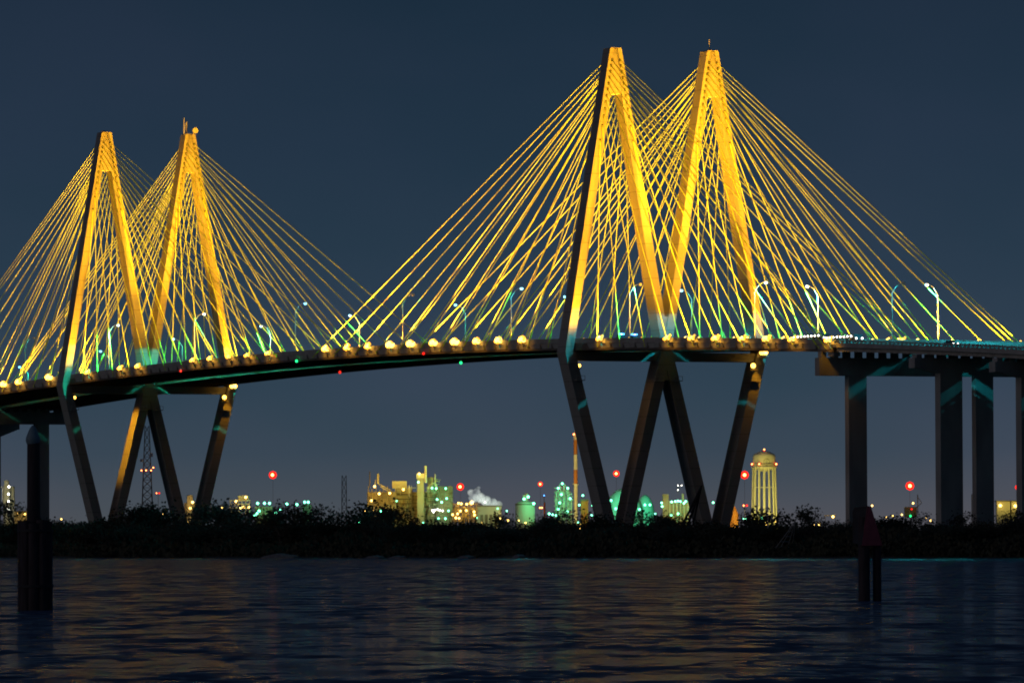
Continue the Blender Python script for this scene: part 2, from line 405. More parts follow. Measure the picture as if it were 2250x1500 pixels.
pier(-575, 6.0, (-17.6, 17.6), (-27.5, 27.5), zt(-575) - 3.8, zt(-575) - 7.0, haunch=2.5, depth=3.0)
# strut of the anchor pier bearing: end blocks
for X in (150.2, -530):
    for y in (-25.5, -4.6, 4.6, 25.5):
        MB().box(X - 1.6, X + 1.4, y - .9, y + .9, zt(X) - 4.1, zt(X) - 3.12).build('bearing_block', CONC2, bridge)

# stays
ucyl = MB().tube((0, 0, 0), (0, 0, 1), 1, 1, 8, False).mesh('stay_cable'); ucyl.materials.append(CABLE)
usock = MB().tube((0, 0, 0), (0, 0, 1), 1, .8, 8).mesh('stay_socket'); usock.materials.append(CABLE)
MAINX = [178, 162.5, 147, 131.5, 116, 101, 86, 71, 56, 41, 27.5, 14]
SIDEX = [152.3, 149.2, 145.5, 132.5, 118, 103.5, 89.3, 75, 60.5, 46, 31, 17]
def cyl_between(me, name, p0, p1, r, parent):
    p0 = Vector(p0); p1 = Vector(p1); d = p1 - p0
    o = link(bpy.data.objects.new(name, me)); o.rotation_mode = 'QUATERNION'
    o.rotation_quaternion = d.to_track_quat('Z', 'Y'); o.location = p0; o.scale = (r, r, d.length); o.parent = parent
    return o
PLANES = [(-YC, -1, -27.22), (-YC, 1, -2.78), (YC, -1, 2.78), (YC, 1, 27.22)]
for X0, sg in ((0, 1), (-381, -1)):
    for yc, s, yd in PLANES:
        for xl, q in ((MAINX, -sg), (SIDEX, sg)):
            for za, dx in zip(ZA, xl):
                top = Vector((X0 + q * (hxz(za) - .05), yc + s * (upper_off(za) - 1.05), za))
                X = X0 + q * dx
                bot = Vector((X, yd, zt(X) - 2.3))
                cyl_between(ucyl, 'stay_cable', bot, top, .108, bridge)
                dr = (top - bot).normalized(); b0 = bot + dr * 2.2
                cyl_between(usock, 'cable_guide_pipe', b0, b0 + dr * 2.6, .24, bridge)
# cross ties clamping the outer stays of the near side span
# ------------------------------------------------------------------ lamps on the bridge
SOD = (1, .43, .012); SODW = 1.0
def flood_mesh(dirx):                       # bracket and three bulging floodlights facing +x
    br = MB().box(-.9, .9, -.5, .5, -.08, 0).box(-.06, .06, .3, .5, -1.2, -.08)
    for x in (-.85, .85): br.box(x - .04, x + .04, -.5, -.42, 0, .9)
    br.box(-.9, .9, -.5, -.44, .86, .92)
    hs = MB(); ln = MB()
    return br
fb = flood_mesh(1).mesh('bracket'); fb.materials.append(LAMPH)
hm = MB().tube((-.42, 0, 0), (.12, 0, .12), .2, .42, 10); hm = hm.mesh('lamp_head'); hm.materials.append(LAMPH)
lmh = MB().ball((.18, 0, .13), .46, 10, 1.0); lmh = lmh.mesh('lens'); lmh.materials.append(FLOODE)
lma = MB().ball((.16, 0, .13), .42, 10, 1.0).mesh('lens'); lma.materials.append(FLOODA)
ORD = ['first', 'second', 'third', 'fourth', 'fifth', 'sixth', 'seventh', 'eighth', 'ninth', 'tenth', 'eleventh', 'twelfth']
def flood(X, Y, aimsign, label, group, n=3, power=0, aim=None, scale=1.0, angle=1.5, out=-1, big=False):
    if big: scale = R.choice((1.25, 1.5, 1.7, 1.9))  # heads enlarged to suggest the glare of the lamps
    else: scale *= R.uniform(.75, 1.15)
    z = zt(X) - .35
    t = empty('floodlight_cluster', (X, Y + out * .75, z), label, 'floodlight', group)
    inst('bracket', fb, t, (0, 0, -.55))
    for k in range(n):
        dx = (k - (n - 1) / 2) * .95; rz = (0 if aimsign > 0 else math.pi) + out * aimsign * .25
        h = inst('lamp_head', hm, t, (dx, 0, .05 + .25 * (k % 2)), rz, (scale,) * 3)
        inst('lens', lmh, h)
    if n > 1:
        for (ax, az, sc2) in ((n * .52, .15, 1.0), (n * .60, .75, .8), (-n * .52, -.1, 1.0)) + (((n * .35, 1.0, .8), (-n * .3, .85, .7), (0, -.55, .9)) if big else ()):
            h = inst('lamp_head', hm, t, (ax, 0, az), math.pi / 2 * (1 if out > 0 else -1) + R.uniform(-.6, .6), (sc2,) * 3); inst('lens', lma, h)  # amber side lamps, with extra ones on big clusters as a halo
    if n == 3: lamp('SPOT', 'flood_spill', (X, Y + out * 2.6, z + .5), 900, SOD, .4, t, (X, Y - out * 2, z - 2.2), 2.3, .6)
    if power:
        lamp('SPOT', 'flood_beam', (X, Y + out * 1.0, z + .9), power, SOD, 1.0, t, aim, angle, .45)
    return t
PW = 2.6e5
def tower_aim(X0, s, q, yc, z=100): return (X0 + q * 2.2, yc + s * (upper_off(z) - 1.1), z)
near_main = [29.3, 44.8, 59.4, 74.2, 88.9, 104.8, 119.3, 135.0, 150.2, 166.4]
near_side = [20.4, 61.2, 75.6, 89.3, 104.6, 118.1, 132.4, 152.1]
farT_main = [20.3, 49.5, 64.5, 110.8, 124.9, 140.3, 154.8, 171.2]
farT_side = [14.8, 43.2, 57.4, 71, 85, 99]
def row(offs, X0, q, plane, desc, where, grp, nn, every=2, pw=PW, ph=0):
    yc, s, yd = PLANES[plane]; out = -1 if plane in (0, 2) else 1
    for i, dx in enumerate(offs):
        X = X0 + q * dx
        p = pw if (i + ph) % every == 0 else 0
        e0, e1 = math.atan2((60 if plane in (0, 3) else 86) - 57, dx), math.atan2(145 - 57, dx); e1 += min(.55, dx / 160 * .55); em = min(1.4, (e0 + e1) / 2); zz = 57 + dx * math.tan(em)
        flood(X, yd + (.0 if out < 0 else 0), -q, '%s floodlight cluster %s %s' % (ORD[i], where, desc), grp, nn, p * (.45 + (dx / 110) ** 2 * 1.5) * (.38 if (X0 < 0 and q > 0 and dx > 90) else .5 if (plane in (1, 2) and dx > 90) else 1),
              (X0, yc + s * (upper_off(min(zz, 125)) - 1.1 + (7 if plane in (0, 3) else 0)), zz), out=out, angle=(e1 - e0) * 1.12, big=(plane == 0 and q < 0))
row(near_main, 0, -1, 0, 'on the near deck edge', 'left of the near tower', 'floodlights along the near deck edge', 3, 1, PW * .8)
row(near_side, 0, 1, 0, 'on the near deck edge', 'right of the near tower', 'floodlights along the near deck edge', 3)
row(farT_main, -381, 1, 0, 'on the near deck edge', 'right of the far tower', 'floodlights along the near deck edge', 3)
row(farT_side, -381, -1, 0, 'on the near deck edge', 'left of the far tower', 'floodlights along the near deck edge', 3)
GEN = [18, 47, 76, 105, 134, 163]
for pl, nm in ((1, 'on the inner edge of the near deck'), (2, 'on the inner edge of the far deck'), (3, 'on the outer edge of the far deck')):
    g = 'floodlights ' + nm
    for X0, q, w in ((0, -1, 'left of the near tower'), (0, 1, 'right of the near tower'), (-381, 1, 'right of the far tower'), (-381, -1, 'left of the far tower')):
        offs = (GEN if q * (1 if X0 == 0 else -1) < 0 else GEN[:5]) if not (pl == 3 and X0 == 0 and q == 1) else [53, 67.6, 82.1, 92.8, 111.3, 125.8, 147.2]
        row(offs, X0, q, pl, nm, w, g, 1 if pl == 3 else 2, 1 if pl < 3 else 2)
# pairs of floods on the right hand knuckle of each tower, shining on the lower legs
for X0, nm in ((0, 'near'), (-381, 'far')):
    for (y, z, w) in ((28.4, 54.0, 'top of the right lower leg'), (25.2, 50.4, 'platform on the right lower leg')):
        t = empty('knuckle_floodlight', (X0 + 3.6, y, z), 'bright floodlight at the %s of the %s tower' % (w, nm), 'floodlight', 'floodlights on the tower knuckles')
        mb = MB().box(-.7, .5, -1.1, 1.1, -.9, -.75); mb.build('bracket', LAMPH, t)
        for dy in ((-.6, .5) if z > 52 else (0,)):
            h = inst('lamp_head', hm, t, (0, dy, 0), math.radians(-30), (1.5,) * 3); inst('lens', lmh, h)
    lamp('SPOT', 'leg_beam', (X0 + 7, 27.6, 52.5), 3.2e3, SOD, .4, t, (X0 + 2, 22, 38), 1.2)
    t = empty('knuckle_floodlight', (X0 + 1.2, -25.3, 50.2), 'half hidden floodlight behind the left lower leg of the %s tower' % nm, 'floodlight', 'floodlights on the tower knuckles')
    MB().box(-.5, .5, -1.2, .6, -.7, -.55).build('bracket', LAMPH, t)
    h = inst('lamp_head', hm, t, (0, 0, 0), math.pi / 2); inst('lens', lmh, h)
    lamp('SPOT', 'leg_beam', (X0 + 1.4, -24.4, 50.4), 1.2e3 if X0 == 0 else 5e4, SOD, .4, t, (X0, -7.5, 38), 1.0)
# street lamps
pm1 = MB().tube((0, 0, 0), (0, 0, 11.6), .15, .10, 6).mesh('pole'); pm1.materials.append(GALV)
pm2 = MB().tube((0, 0, 11.5), (0, 1.3, 13.4), .09, .08, 5).tube((0, 1.3, 13.4), (0, 2.6, 14.1), .08, .06, 5).mesh('arm'); pm2.materials.append(GALV)
pm3 = MB().ball((0, 3.1, 14.15), .42, 8, .45).mesh('lamp_head'); pm3.materials.append(GALV)
def x_in(X): return 30 < X < 45 or -350 < X < -338
def lens_mesh(M):
    me = MB().ball((0, 3.15, 13.92), .5, 8, .8).mesh('lens'); me.materials.append(M); return me
l_on, l_off = lens_mesh(MERC), lens_mesh(MERCOFF)
def street(X, Y, s, lit, label, grp, power=0):
    tint = (.01, .60, .72) if X > -100 else (.01, .66, .44)
    if x_in(X): power *= 4.5  # light raised beside the towers to tint their forks
    t = empty('street_lamp', (X, Y, zt(X)), label, 'street lamp', grp, rz=0 if s > 0 else math.pi)
    inst('pole', pm1, t); inst('arm', pm2, t)
    h = inst('lamp_head', pm3, t); inst('lens', l_on if lit else l_off, h)
    if power: lamp('SPOT', 'mercury_light', (X, Y + s * 3.1, zt(X) + 13.4), power, tint, .3, t, (X, Y + s * 3.1, 40), 2.90, .04)
    return t
nearx = [-497, -421, -345, -272, -192, -113, -39, 36, 109, 183, 259]
litn = [0, 0, 1, 1, 1, 0, 1, 0, 1, 0, 1]
for i, (x, lit) in enumerate(zip(nearx, litn)):
    street(x, -26.7, 1, lit, '%s street lamp from the left on the near deck edge, %s, arm to the right' % (ORD[i], 'lit' if lit else 'casting light from a dark lens'), 'street lamps on the near deck edge', 4.2e4 if x > 100 else 3e4 if lit else 1.2e4)
farx = [-564, -485, -418, -342, -270, -190, -113, -37, 39, 106, 182, 258]
for i, x in enumerate(farx):
    street(x, 26.7, -1, 1, '%s lit street lamp from the left on the far deck edge, arm to the left' % ORD[i], 'street lamps on the far deck edge', 2.4e4)
# navigation lights hung under the deck edge
def nav(X, Y, z, M, col, label):
    t = empty('navigation_light', (X, Y, z), label, 'signal light', 'navigation lights under the deck')
    MB().tube((0, 0, .3), (0, 0, .8), .08).box(-.2, .2, -.2, .2, .22, .32).build('bracket', GALV, t)
    MB().ball((0, 0, 0), .42, 8).build('lens', M, t)
nav(-96.4, -27.6, zt(-96) - 2.9, REDG, 0, 'red navigation light on the near deck edge below the bright floodlights')
nav(-70.7, -27.6, 53.0, GRNG, 0, 'green navigation light hanging below the near deck, left of the near tower')
nav(-189, -27.6, 56.7, GRNG, 0, 'green navigation light on the dark girder at midspan')
nav(-156.5, -27.6, 52.6, REDG, 0, 'small red navigation light hanging lowest below the midspan girder')
nav(-281.3, -27.6, 56.2, REDG, 0, 'red navigation light on the girder right of the far tower')

# vehicles
def car(X, Y, heading, label, body, bar=False, tall=1.45, length=4.6, lights=True):
    t = empty('police_car' if bar else 'car', (X, Y, zt(X) - .88), label, 'car', None)
    s = 1 if heading > 0 else -1; hl = length / 2
    b = MB().hexa([(-hl, -.88, .3), (hl, -.88, .3), (hl, .88, .3), (-hl, .88, .3), (-hl + .1, -.85, .95), (hl - .15, -.85, .85), (hl - .15, .85, .85), (-hl + .1, .85, .95)])
    b.build('body', body, t)
    MB().hexa([(-hl * .75, -.8, .94), (hl * .35, -.8, .9), (hl * .35, .8, .9), (-hl * .75, .8, .94), (-hl * .5, -.66, tall), (hl * .1, -.66, tall), (hl * .1, .66, tall), (-hl * .5, .66, tall)]).build('cabin', GLASS, t)
    for x in (-hl * .62, hl * .62):
        for y in (-.86, .86): MB().tube((x, y - .1, .33), (x, y + .1, .33), .33, n=12).build('wheel', TYRE, t)
    for y in (-.6, .6):
        MB().ball((hl - .02, y, .68), .15, 6).build('headlight', WHT, t)
        MB().box(-hl - .03, -hl + .04, y - .15, y + .15, .7, .85).build('taillight', REDG, t)
    if bar:
        mb = MB().box(-.55, .15, -.75, -.1, tall + .02, tall + .3); mb.build('light_bar', BLUE, t)
        MB().box(-.5, .1, .1, .75, tall + .02, tall + .3).build('light_bar', BLUE, t)
        MB().box(-.35, -.05, -.09, .09, tall + .02, tall + .28).build('light_bar', WHT, t)
    if s < 0: t.rotation_euler = (0, 0, math.pi)
    return t
car(26.5, -24.6, 1, 'patrol car with blue roof lights on the near deck right of the near tower', CARB, True, 1.75)
car(34.5, -24.6, 1, 'dark car stopped in front of the patrol car with blue roof lights', CARB, True, 1.6)
def truck(X, Y, label, s, n=8):  # lorries added so their white lamps stand in for a headlight streak
    t = empty('streak_lorry', (X, Y, zt(X) - .88), label, 'streak_lorry')
    MB().box(-8, 4, -1.25, 1.25, 1.1, 1.75).build('trailer', CARB, t)
    MB().hexa([(4.4, -1.2, .6), (7.5, -1.2, .6), (7.5, 1.2, .6), (4.4, 1.2, .6), (4.4, -1.15, 2.15), (6.9, -1.15, 2.0), (6.9, 1.15, 2.0), (4.4, 1.15, 2.15)]).build('cab', CARB, t)
    for x in (-7, -5.8, 3, 6.2):
        for y in (-1.1, 1.1): MB().tube((x, y - .15, .5), (x, y + .15, .5), .5, n=12).build('wheel', TYRE, t)
    for k in range(n): MB().ball((-7.5 + k * 15 / n, -1.3, 1.55), .2, 6).build('streak_light', WHT, t)
    MB().ball((7.5, -.8, 1.0), .2, 6).build('headlight', WHT, t); MB().ball((7.5, .8, 1.0), .2, 6).build('headlight', WHT, t)
    return t
truck(136, -24.2, 'left of two lorries added with white lights as a headlight streak on the near deck', 1)
truck(153.5, -24.2, 'right of two lorries added with white lights as a headlight streak, above the anchor pier', 1)
car(206, -23, 1, 'car with low headlights on the right approach deck', CARB)

# ------------------------------------------------------------------ far shore trees
def tree_proto(seed, h=9.0, kind='dense'):
    r = random.Random(seed); tb = MB(); lv = MB()
    def branch(p, d, ln, rad, dep):
        q = p + d * ln; tb.tube(p, q, rad, rad * .62, 5 if dep < 2 else 3, False)
        if dep >= (4 if kind == 'bare' else 3):
            tips.append(q); return
        for _ in range(3 if dep else 4 + r.randint(0, 1)):
            a = Vector((r.gauss(0, .55), r.gauss(0, .55), r.gauss(.25 if kind == 'bare' else .1, .3)))
            branch(p + d * ln * r.uniform(.6, 1), (d + a).normalized(), ln * r.uniform(.55, .8), rad * .55, dep + 1)
    tips = []
    base = Vector((0, 0, 0))
    for _ in range(1 if kind != 'bush' else 4):
        branch(base, Vector((r.gauss(0, .12 if kind != 'bush' else .6), r.gauss(0, .12 if kind != 'bush' else .6), 1)).normalized(), h * (.34 if kind != 'bush' else .3), h * .02, 0)
    dens = {'dense': 26, 'bush': 16, 'bare': 2}[kind]
    sp = h * {'dense': .085, 'bush': .09, 'bare': .05}[kind]
    for q in tips:
        for _ in range(dens):
            c = q + Vector((r.gauss(0, sp), r.gauss(0, sp), r.gauss(0, sp * .8)))
            u = Vector((r.gauss(0, 1), r.gauss(0, 1), r.gauss(0, 1))).normalized(); w = u.orthogonal().normalized(); s = r.uniform(.10, .26) * h / 9
            lv.add([c - u * s, c + w * s * .8, c + u * s, c - w * s * .8], [(0, 1, 2, 3)])
    zs = max(v[2] for v in tb.v + lv.v)
    a = tb.mesh('trunk'); a.materials.append(BARK); c = lv.mesh('crown'); c.materials.append(LEAF)
    return a, c, zs
PROT = {'dense': [tree_proto(i, 9, 'dense') for i in (1, 2, 3)], 'bush': [tree_proto(i, 6, 'bush') for i in (4, 5, 6)], 'bare': [tree_proto(i, 9, 'bare') for i in (7, 8, 9)]}
def tree(px, topy, Y, kind, label, grp, wide=1.0):
    g = on_y(px, 1205, Y); top = on_y(px, topy, Y).z; h = top - 1.0
    tr, cr_, zs = R.choice(PROT[kind]); s = h / zs
    t = empty({'dense': 'tree', 'bush': 'shrub', 'bare': 'bare_tree'}[kind], (g.x, Y, .9), label, 'shrub' if kind == 'bush' else 'tree', grp, rz=R.uniform(0, 6.28))
    w = s * wide
    for nm, me in (('trunk', tr), ('crown', cr_)):
        o = inst(nm, me, t); o.scale = (w, w, s)
special = [
 (4, 1100, 'bare', 'leafless tree at the left end of the bank, left of the capped pile'), (40, 1090, 'bare', 'leafless tree just left of the capped timber pile'),
 (128, 1135, 'bare', 'low leafless tree right of the capped timber pile'), (168, 1142, 'bush', 'low shrub between the capped pile and the far tower legs'),
 (225, 1128, 'bush', 'shrub between the first two legs of the far tower'), (262, 1122, 'bush', 'shrub at the foot of the far tower second leg'),
 (300, 1098, 'dense', 'broad tree in front of the lattice mast, left one'), (338, 1100, 'dense', 'rounded tree in front of the lattice mast, right one'),
 (372, 1094, 'dense', 'tall ragged tree at the foot of the far tower third leg'), (452, 1096, 'dense', 'tall dark tree in front of the far tower fourth leg'),
 (482, 1092, 'dense', 'tallest dark tree right of the far tower'), (512, 1112, 'dense', 'dark tree below the small orange lit platform'),
 (560, 1122, 'bush', 'shrub left of the green lamps'), (618, 1106, 'dense', 'tree among the green lamps'), (646, 1094, 'dense', 'dark round tree right of the green lamps'),
 (700, 1102, 'bare', 'leafless bushy tree left of the thin grey mast'), (728, 1122, 'bare', 'low leafless tree beside the thin grey mast'),
 (800, 1112, 'dense', 'dark tree at the left foot of the yellow lit plant'), (832, 1090, 'dense', 'tall dark tree in front of the yellow lit plant'), (862, 1100, 'dense', 'dark tree in front of the plant, below its boxy house'),
 (905, 1138, 'bush', 'shrub below the middle of the plant'), (960, 1134, 'bush', 'shrub below the green lamps of the plant'),
 (1112, 1128, 'bare', 'leafless tree left of the small green tank'), (1130, 1118, 'bare', 'thin leafless tree in front of the small green tank'), (1198, 1124, 'dense', 'tree right of the small green tank'),
 (1215, 1108, 'dense', 'round dark tree left of the striped chimney'), (1290, 1118, 'dense', 'tree right of the striped chimney'), (1312, 1124, 'bush', 'shrub at the foot of the near tower first leg'),
 (1422, 1114, 'bare', 'leafless tree in front of the green dome'), (1455, 1118, 'dense', 'tree between the near tower middle legs'), (1480, 1120, 'bush', 'shrub below the row of green lamps'),
 (1640, 1140, 'bush', 'shrub right of the near tower fourth leg'), (1668, 1106, 'bare', 'tree at the left foot of the water tower'), (1690, 1114, 'dense', 'tree at the foot of the water tower'),
 (1768, 1112, 'bare', 'leafless tree right of the water tower, left one'), (1806, 1104, 'bare', 'leafless tree right of the water tower, right one'),
 (1946, 1124, 'bush', 'shrub right of the red dayboard'), (1990, 1128, 'bare', 'low leafless tree below the red beacon'), (2024, 1118, 'bare', 'leafless tree left of the thick bridge column'),
 (2126, 1116, 'bare', 'thin tree between the two bridge columns'), (2212, 1112, 'bare', 'leafless tree in front of the yellow lit building'), (2238, 1118, 'bush', 'shrub at the right end of the bank'),
]
for i, (px, ty, kd, lb) in enumerate(special):
    tree(px, ty, R.uniform(-150, -118), kd, lb, None, {'dense': 1.25, 'bush': 1.3, 'bare': 1.0}[kd])
px = -60
while px < 2320:
    tree(px, 1150 + R.uniform(-12, 6) - (6 if px < 500 else 0), R.uniform(-157, -100), R.choice(['bush', 'bush', 'dense', 'dense', 'bare']),
         'low dark tree or shrub in the black belt along the far shore', 'trees in the black belt along the far shore', 1.35)
    px += R.uniform(9, 15)
# scrub on the bank
for nm, ya, yb, hh, cnt in (('bank_scrub', SH + 1.5, -128, 4.6, 26000), ('reed_belt', SH + .5, SH + 9, 2.6, 16000)):
    mb = MB()
    for _ in range(cnt):
        Y = R.uniform(ya, yb); px = R.uniform(-90, 2340); X = on_y(px, 1205, Y).x
        env = .55 + .45 * math.sin(X * .07 + Y * .2) * math.sin(X * .023 + 1.3)
        z = .4 + R.random() ** .7 * hh * (env + .3) * min(1, (Y - SH) / 5 + .35); s = R.uniform(.25, .6)
        a = R.uniform(0, 6.28); u = Vector((math.cos(a), math.sin(a), R.uniform(-.5, .5))) * s
        w = Vector((R.gauss(0, .3), R.gauss(0, .3), 1)) * s
        c = Vector((X, Y, z)); mb.add([c - u, c - w, c + u, c + w], [(0, 1, 2, 3)])
    mb.build(nm, REED, kind='stuff')
# bank oddments
def bank_item(px0, px1, h, Y, label, seed):
    r = random.Random(seed); a = on_y(px0, 1222, Y); c = on_y(px1, 1222, Y)
    mb = MB(); x0, x1 = sorted((a.x, c.x)); n_ = 7; top = []
    vs = [];
    for i in range(n_):
        x = x0 + (x1 - x0) * i / (n_ - 1); z = h * math.sin(math.pi * (i + .6) / (n_ + .2)) ** .5 * r.uniform(.75, 1)
        for y, zz in ((-1.6, -.3), (-1.1, z * .8), (.3, z), (1.5, -.3)): vs.append((x + r.uniform(-.2, .2), y, zz))
    fs = [(i * 4 + j, (i + 1) * 4 + j, (i + 1) * 4 + j + 1, i * 4 + j + 1) for i in range(n_ - 1) for j in range(3)] + [(0, 1, 2, 3), tuple(reversed([(n_ - 1) * 4 + j for j in range(4)]))]
    mb.add([(v[0] - x0, v[1], v[2]) for v in vs], fs)
    o = mb.build('bank_rock', ROCK); o.location = (x0, Y, 0); tag(o, label, 'rock', 'dark rocks at the waterline')
bank_item(584, 656, 1.3, -168, 'long low dark rock ledge at the waterline below the green lamps', 1)
bank_item(815, 842, .8, -167, 'small rounded rock at the waterline left of centre', 2)
bank_item(866, 892, .7, -167, 'second small rounded rock at the waterline left of centre', 3)
bank_item(1016, 1040, .8, -167, 'low rock at the waterline below the orange pipe racks', 4)
bank_item(1136, 1152, 1.0, -167, 'narrow rock at the waterline below the small green tank', 5)
# leaning frames on the bank
def frame(px0, py0, px1, py1, px2, Y, label, M, r=.18):
    p0, p1, p2 = on_y(px0, py0, Y), on_y(px1, py1, Y), on_y(px2, py0, Y + 4)
    base = Vector((p0.x, p0.y, 0)); t = empty('leaning_frame', base, label, 'derelict frame')
    for a, c in ((p0, p1), (p2, p1)):
        a = a - base; c = c - base; MB().tube(a, c, r, r * .8).build('beam', M, t)
        a2 = a + Vector((1.2, .6, 0)); MB().tube(a2, c, r * .7).build('beam', M, t)
    mb = MB()
    for k in range(1, 6):
        q = k / 6; mb.tube((p0 - base).lerp(p1 - base, q), (p2 - base).lerp(p1 - base, q), r * .6)
    mb.build('rung', M, t)
frame(1500, 1152, 1541, 1068, 1512, -140, 'dark leaning derrick frame in front of the near tower third leg', BLKB, .28)
frame(1698, 1212, 1748, 1144, 1728, -160.5, 'pale leaning timber frame on the bank below the water tower', GALV, .1)

# ------------------------------------------------------------------ refinery and far skyline
def Z(py, px, D): return far(px, py, D).z
def base_at(px, D): p = far(px, 1200, D); return Vector((p.x, p.y, 1.6))
def mpx(D): return D / F_PX
class Site:                                 # local frame of a far structure: x right, y away, z up
    def __init__(s, name, px, D, label, cat, group=None):
        s.px, s.D = px, D; s.t = empty(name, base_at(px, D), label, cat, group, rz=math.atan2(RH.y, RH.x)); s.k = mpx(D)
    def x(s, px): return (px - s.px) * s.k
    def z(s, py, px=None): return Z(py, px or s.px, s.D) - 1.6
    def box(s, name, M, x0, x1, y0, y1, d=8, off=0, kind=None):
        mb = MB().box(s.x(x0), s.x(x1), off, off + d, 0 if y1 is None else s.z(y1), s.z(y0)); return mb.build(name, M, s.t, kind)
    def cyl(s, name, M, xc, w, y0, y1=None, off=0, n=16, top=None):
        return MB().tube((s.x(xc), off, 0 if y1 is None else s.z(y1)), (s.x(xc), off, s.z(y0)), w * s.k / 2, (top or w) * s.k / 2, n).build(name, M, s.t)
    def line(s, name, M, pts, w, off=0):
        mb = MB()
        for a, c in zip(pts, pts[1:]): mb.tube((s.x(a[0]), off, s.z(a[1])), (s.x(c[0]), off, s.z(c[1])), w * s.k / 2)
        return mb.build(name, M, s.t)
    def lamps(s, M, pts, r=1.3, off=-3):
        me = MB().ball((0, 0, 0), r * 1.12 * s.k, 8).mesh('lamp'); me.materials.append(M)
        for q in pts: inst('lamp', me, s.t, (s.x(q[0]), off, s.z(q[1])))
    def light(s, px, py, off, power, col, rad=1.5):
        o = lamp('SPOT', 'plant_light', (0, 0, 0), power * .015, col, rad, None, (0, 1, .12), 2.5, .5); o.parent = s.t; o.location = (s.x(px), off, s.z(py)); return o
YEL, GRN = (1, .55, .03), (.03, 1, .36)
D0 = 3000
# main plant
P = Site('process_plant', 900, D0, 'big yellow and green lit refinery block behind the trees at centre', 'refinery')
P.box('building', PLANT, 807, 870, 1080, None, 14, 2); P.box('building', PLANT, 868, 905, 1072, None, 14, 6)
P.box('upper_house', TANKW, 862, 894, 1056, 1072, 10, 3); P.box('building', PLANT, 905, 962, 1080, None, 16, 8)
P.box('stair_tower', PLANT, 917, 932, 1050, None, 8, 1); P.box('stair_head', TANKW, 916, 934, 1040, 1050, 8, 0)
P.box('building', PLANT, 958, 995, 1068, None, 16, 4)
P.cyl('chimney', TANKW, 831, 5, 1040, 1062); P.cyl('chimney', TANKW, 936, 5.5, 1023, 1060); P.cyl('chimney', TANKW, 957, 4, 1041, 1068, top=2)
P.cyl('vessel', PLANT, 947, 15, 1048, None, 5); P.cyl('mast', PLANTD, 813, 2, 1035, 1070); P.cyl('chimney', TANKW, 825, 2, 1053, 1070)
P.line('conveyor', TANKW, [(832, 1062), (858, 1076)], 2.5); P.line('conveyor', TANKW, [(836, 1068), (860, 1082)], 2)
P.line('pipe', TANKW, [(950, 1062), (955, 1060), (960, 1064), (961, 1074)], 2, -1)
for k in range(6): P.box('floor_band', PLANTD, 907, 943, 1088 + k * 8, 1090 + k * 8, 1, 7)
for k in range(5): P.box('floor_band', PLANTD, 872, 904, 1084 + k * 10, 1087 + k * 10, 1, 5)
for k in range(5): P.cyl('platform_column', PLANTD, 946 + k * 4, 1.2, 1078, None, 3)
for k in range(4): P.box('walkway', PLANTD, 940, 960, 1082 + k * 9, 1084 + k * 9, 2, 2)
for k in range(7): P.cyl('pipe', PLANT, 810 + k * 8.3, 1.8, 1066 + (k * 7) % 11, None, 0)
P.lamps(ORL, [(824, 1068), (887, 1075), (834, 1084), (857, 1083), (817, 1099), (922, 1041), (802, 1120), (823, 1120), (901, 1156)], 2.4)
P.lamps(TEL, [(950, 1072), (959, 1073), (980, 1073), (982, 1095), (961, 1097), (920, 1059), (986, 1122), (971, 1103), (838, 1122), (853, 1121), (855, 1140), (843, 1146), (964, 1139), (979, 1139), (790, 1146)], 1.9)
P.lamps(WHT, [(951, 1121), (956, 1120), (962, 1119), (967, 1121), (973, 1122), (953, 1124)], 1.6)
P.light(824, 1072, -12, 2.2e5, YEL); P.light(885, 1070, -14, 2.4e5, YEL); P.light(922, 1044, -8, 1.4e5, YEL); P.light(850, 1095, -14, 1.6e5, YEL)
P.light(975, 1082, -14, 1.8e5, (.6, 1, .12)); P.light(952, 1075, -8, 1.0e5, GRN); P.light(965, 1115, -12, 1.3e5, (.3, 1, .5)); P.light(930, 1100, -18, 1.5e5, (1, .8, .15))
def clutter(S, x0, x1, y0, y1, n_, off=-1.5, M=None, seed=3):
    r = random.Random(seed); mb = MB()
    for _ in range(n_):
        x, y = r.uniform(x0, x1), r.uniform(y0, y1); w = r.uniform(.5, 1.0)
        if r.random() < .5: mb.tube((S.x(x), off - r.random() * 2, S.z(y)), (S.x(x), off - r.random() * 2, S.z(y + r.uniform(6, 26))), .18 * w, .18 * w, 4)
        elif r.random() < .6: mb.tube((S.x(x), off, S.z(y)), (S.x(x + r.uniform(6, 22)), off, S.z(y)), .2 * w, .2 * w, 4)
        else: mb.box(S.x(x), S.x(x + r.uniform(2, 8)), off - 1.5, off, S.z(y), S.z(y - r.uniform(1.5, 6)))
    mb.build('pipework', M or PLANTD, S.t, kind='stuff')
clutter(P, 808, 866, 1078, 1140, 60); clutter(P, 868, 906, 1076, 1140, 50, 4, PLANTD, 5); clutter(P, 908, 956, 1082, 1140, 60, 4, PLANT, 6); clutter(P, 940, 990, 1070, 1140, 70, -.5, PLANTD, 7)
clutter(P, 862, 905, 1064, 1076, 14, 2, TANKW, 8); clutter(P, 936, 960, 1052, 1080, 26, 1, PLANT, 9)
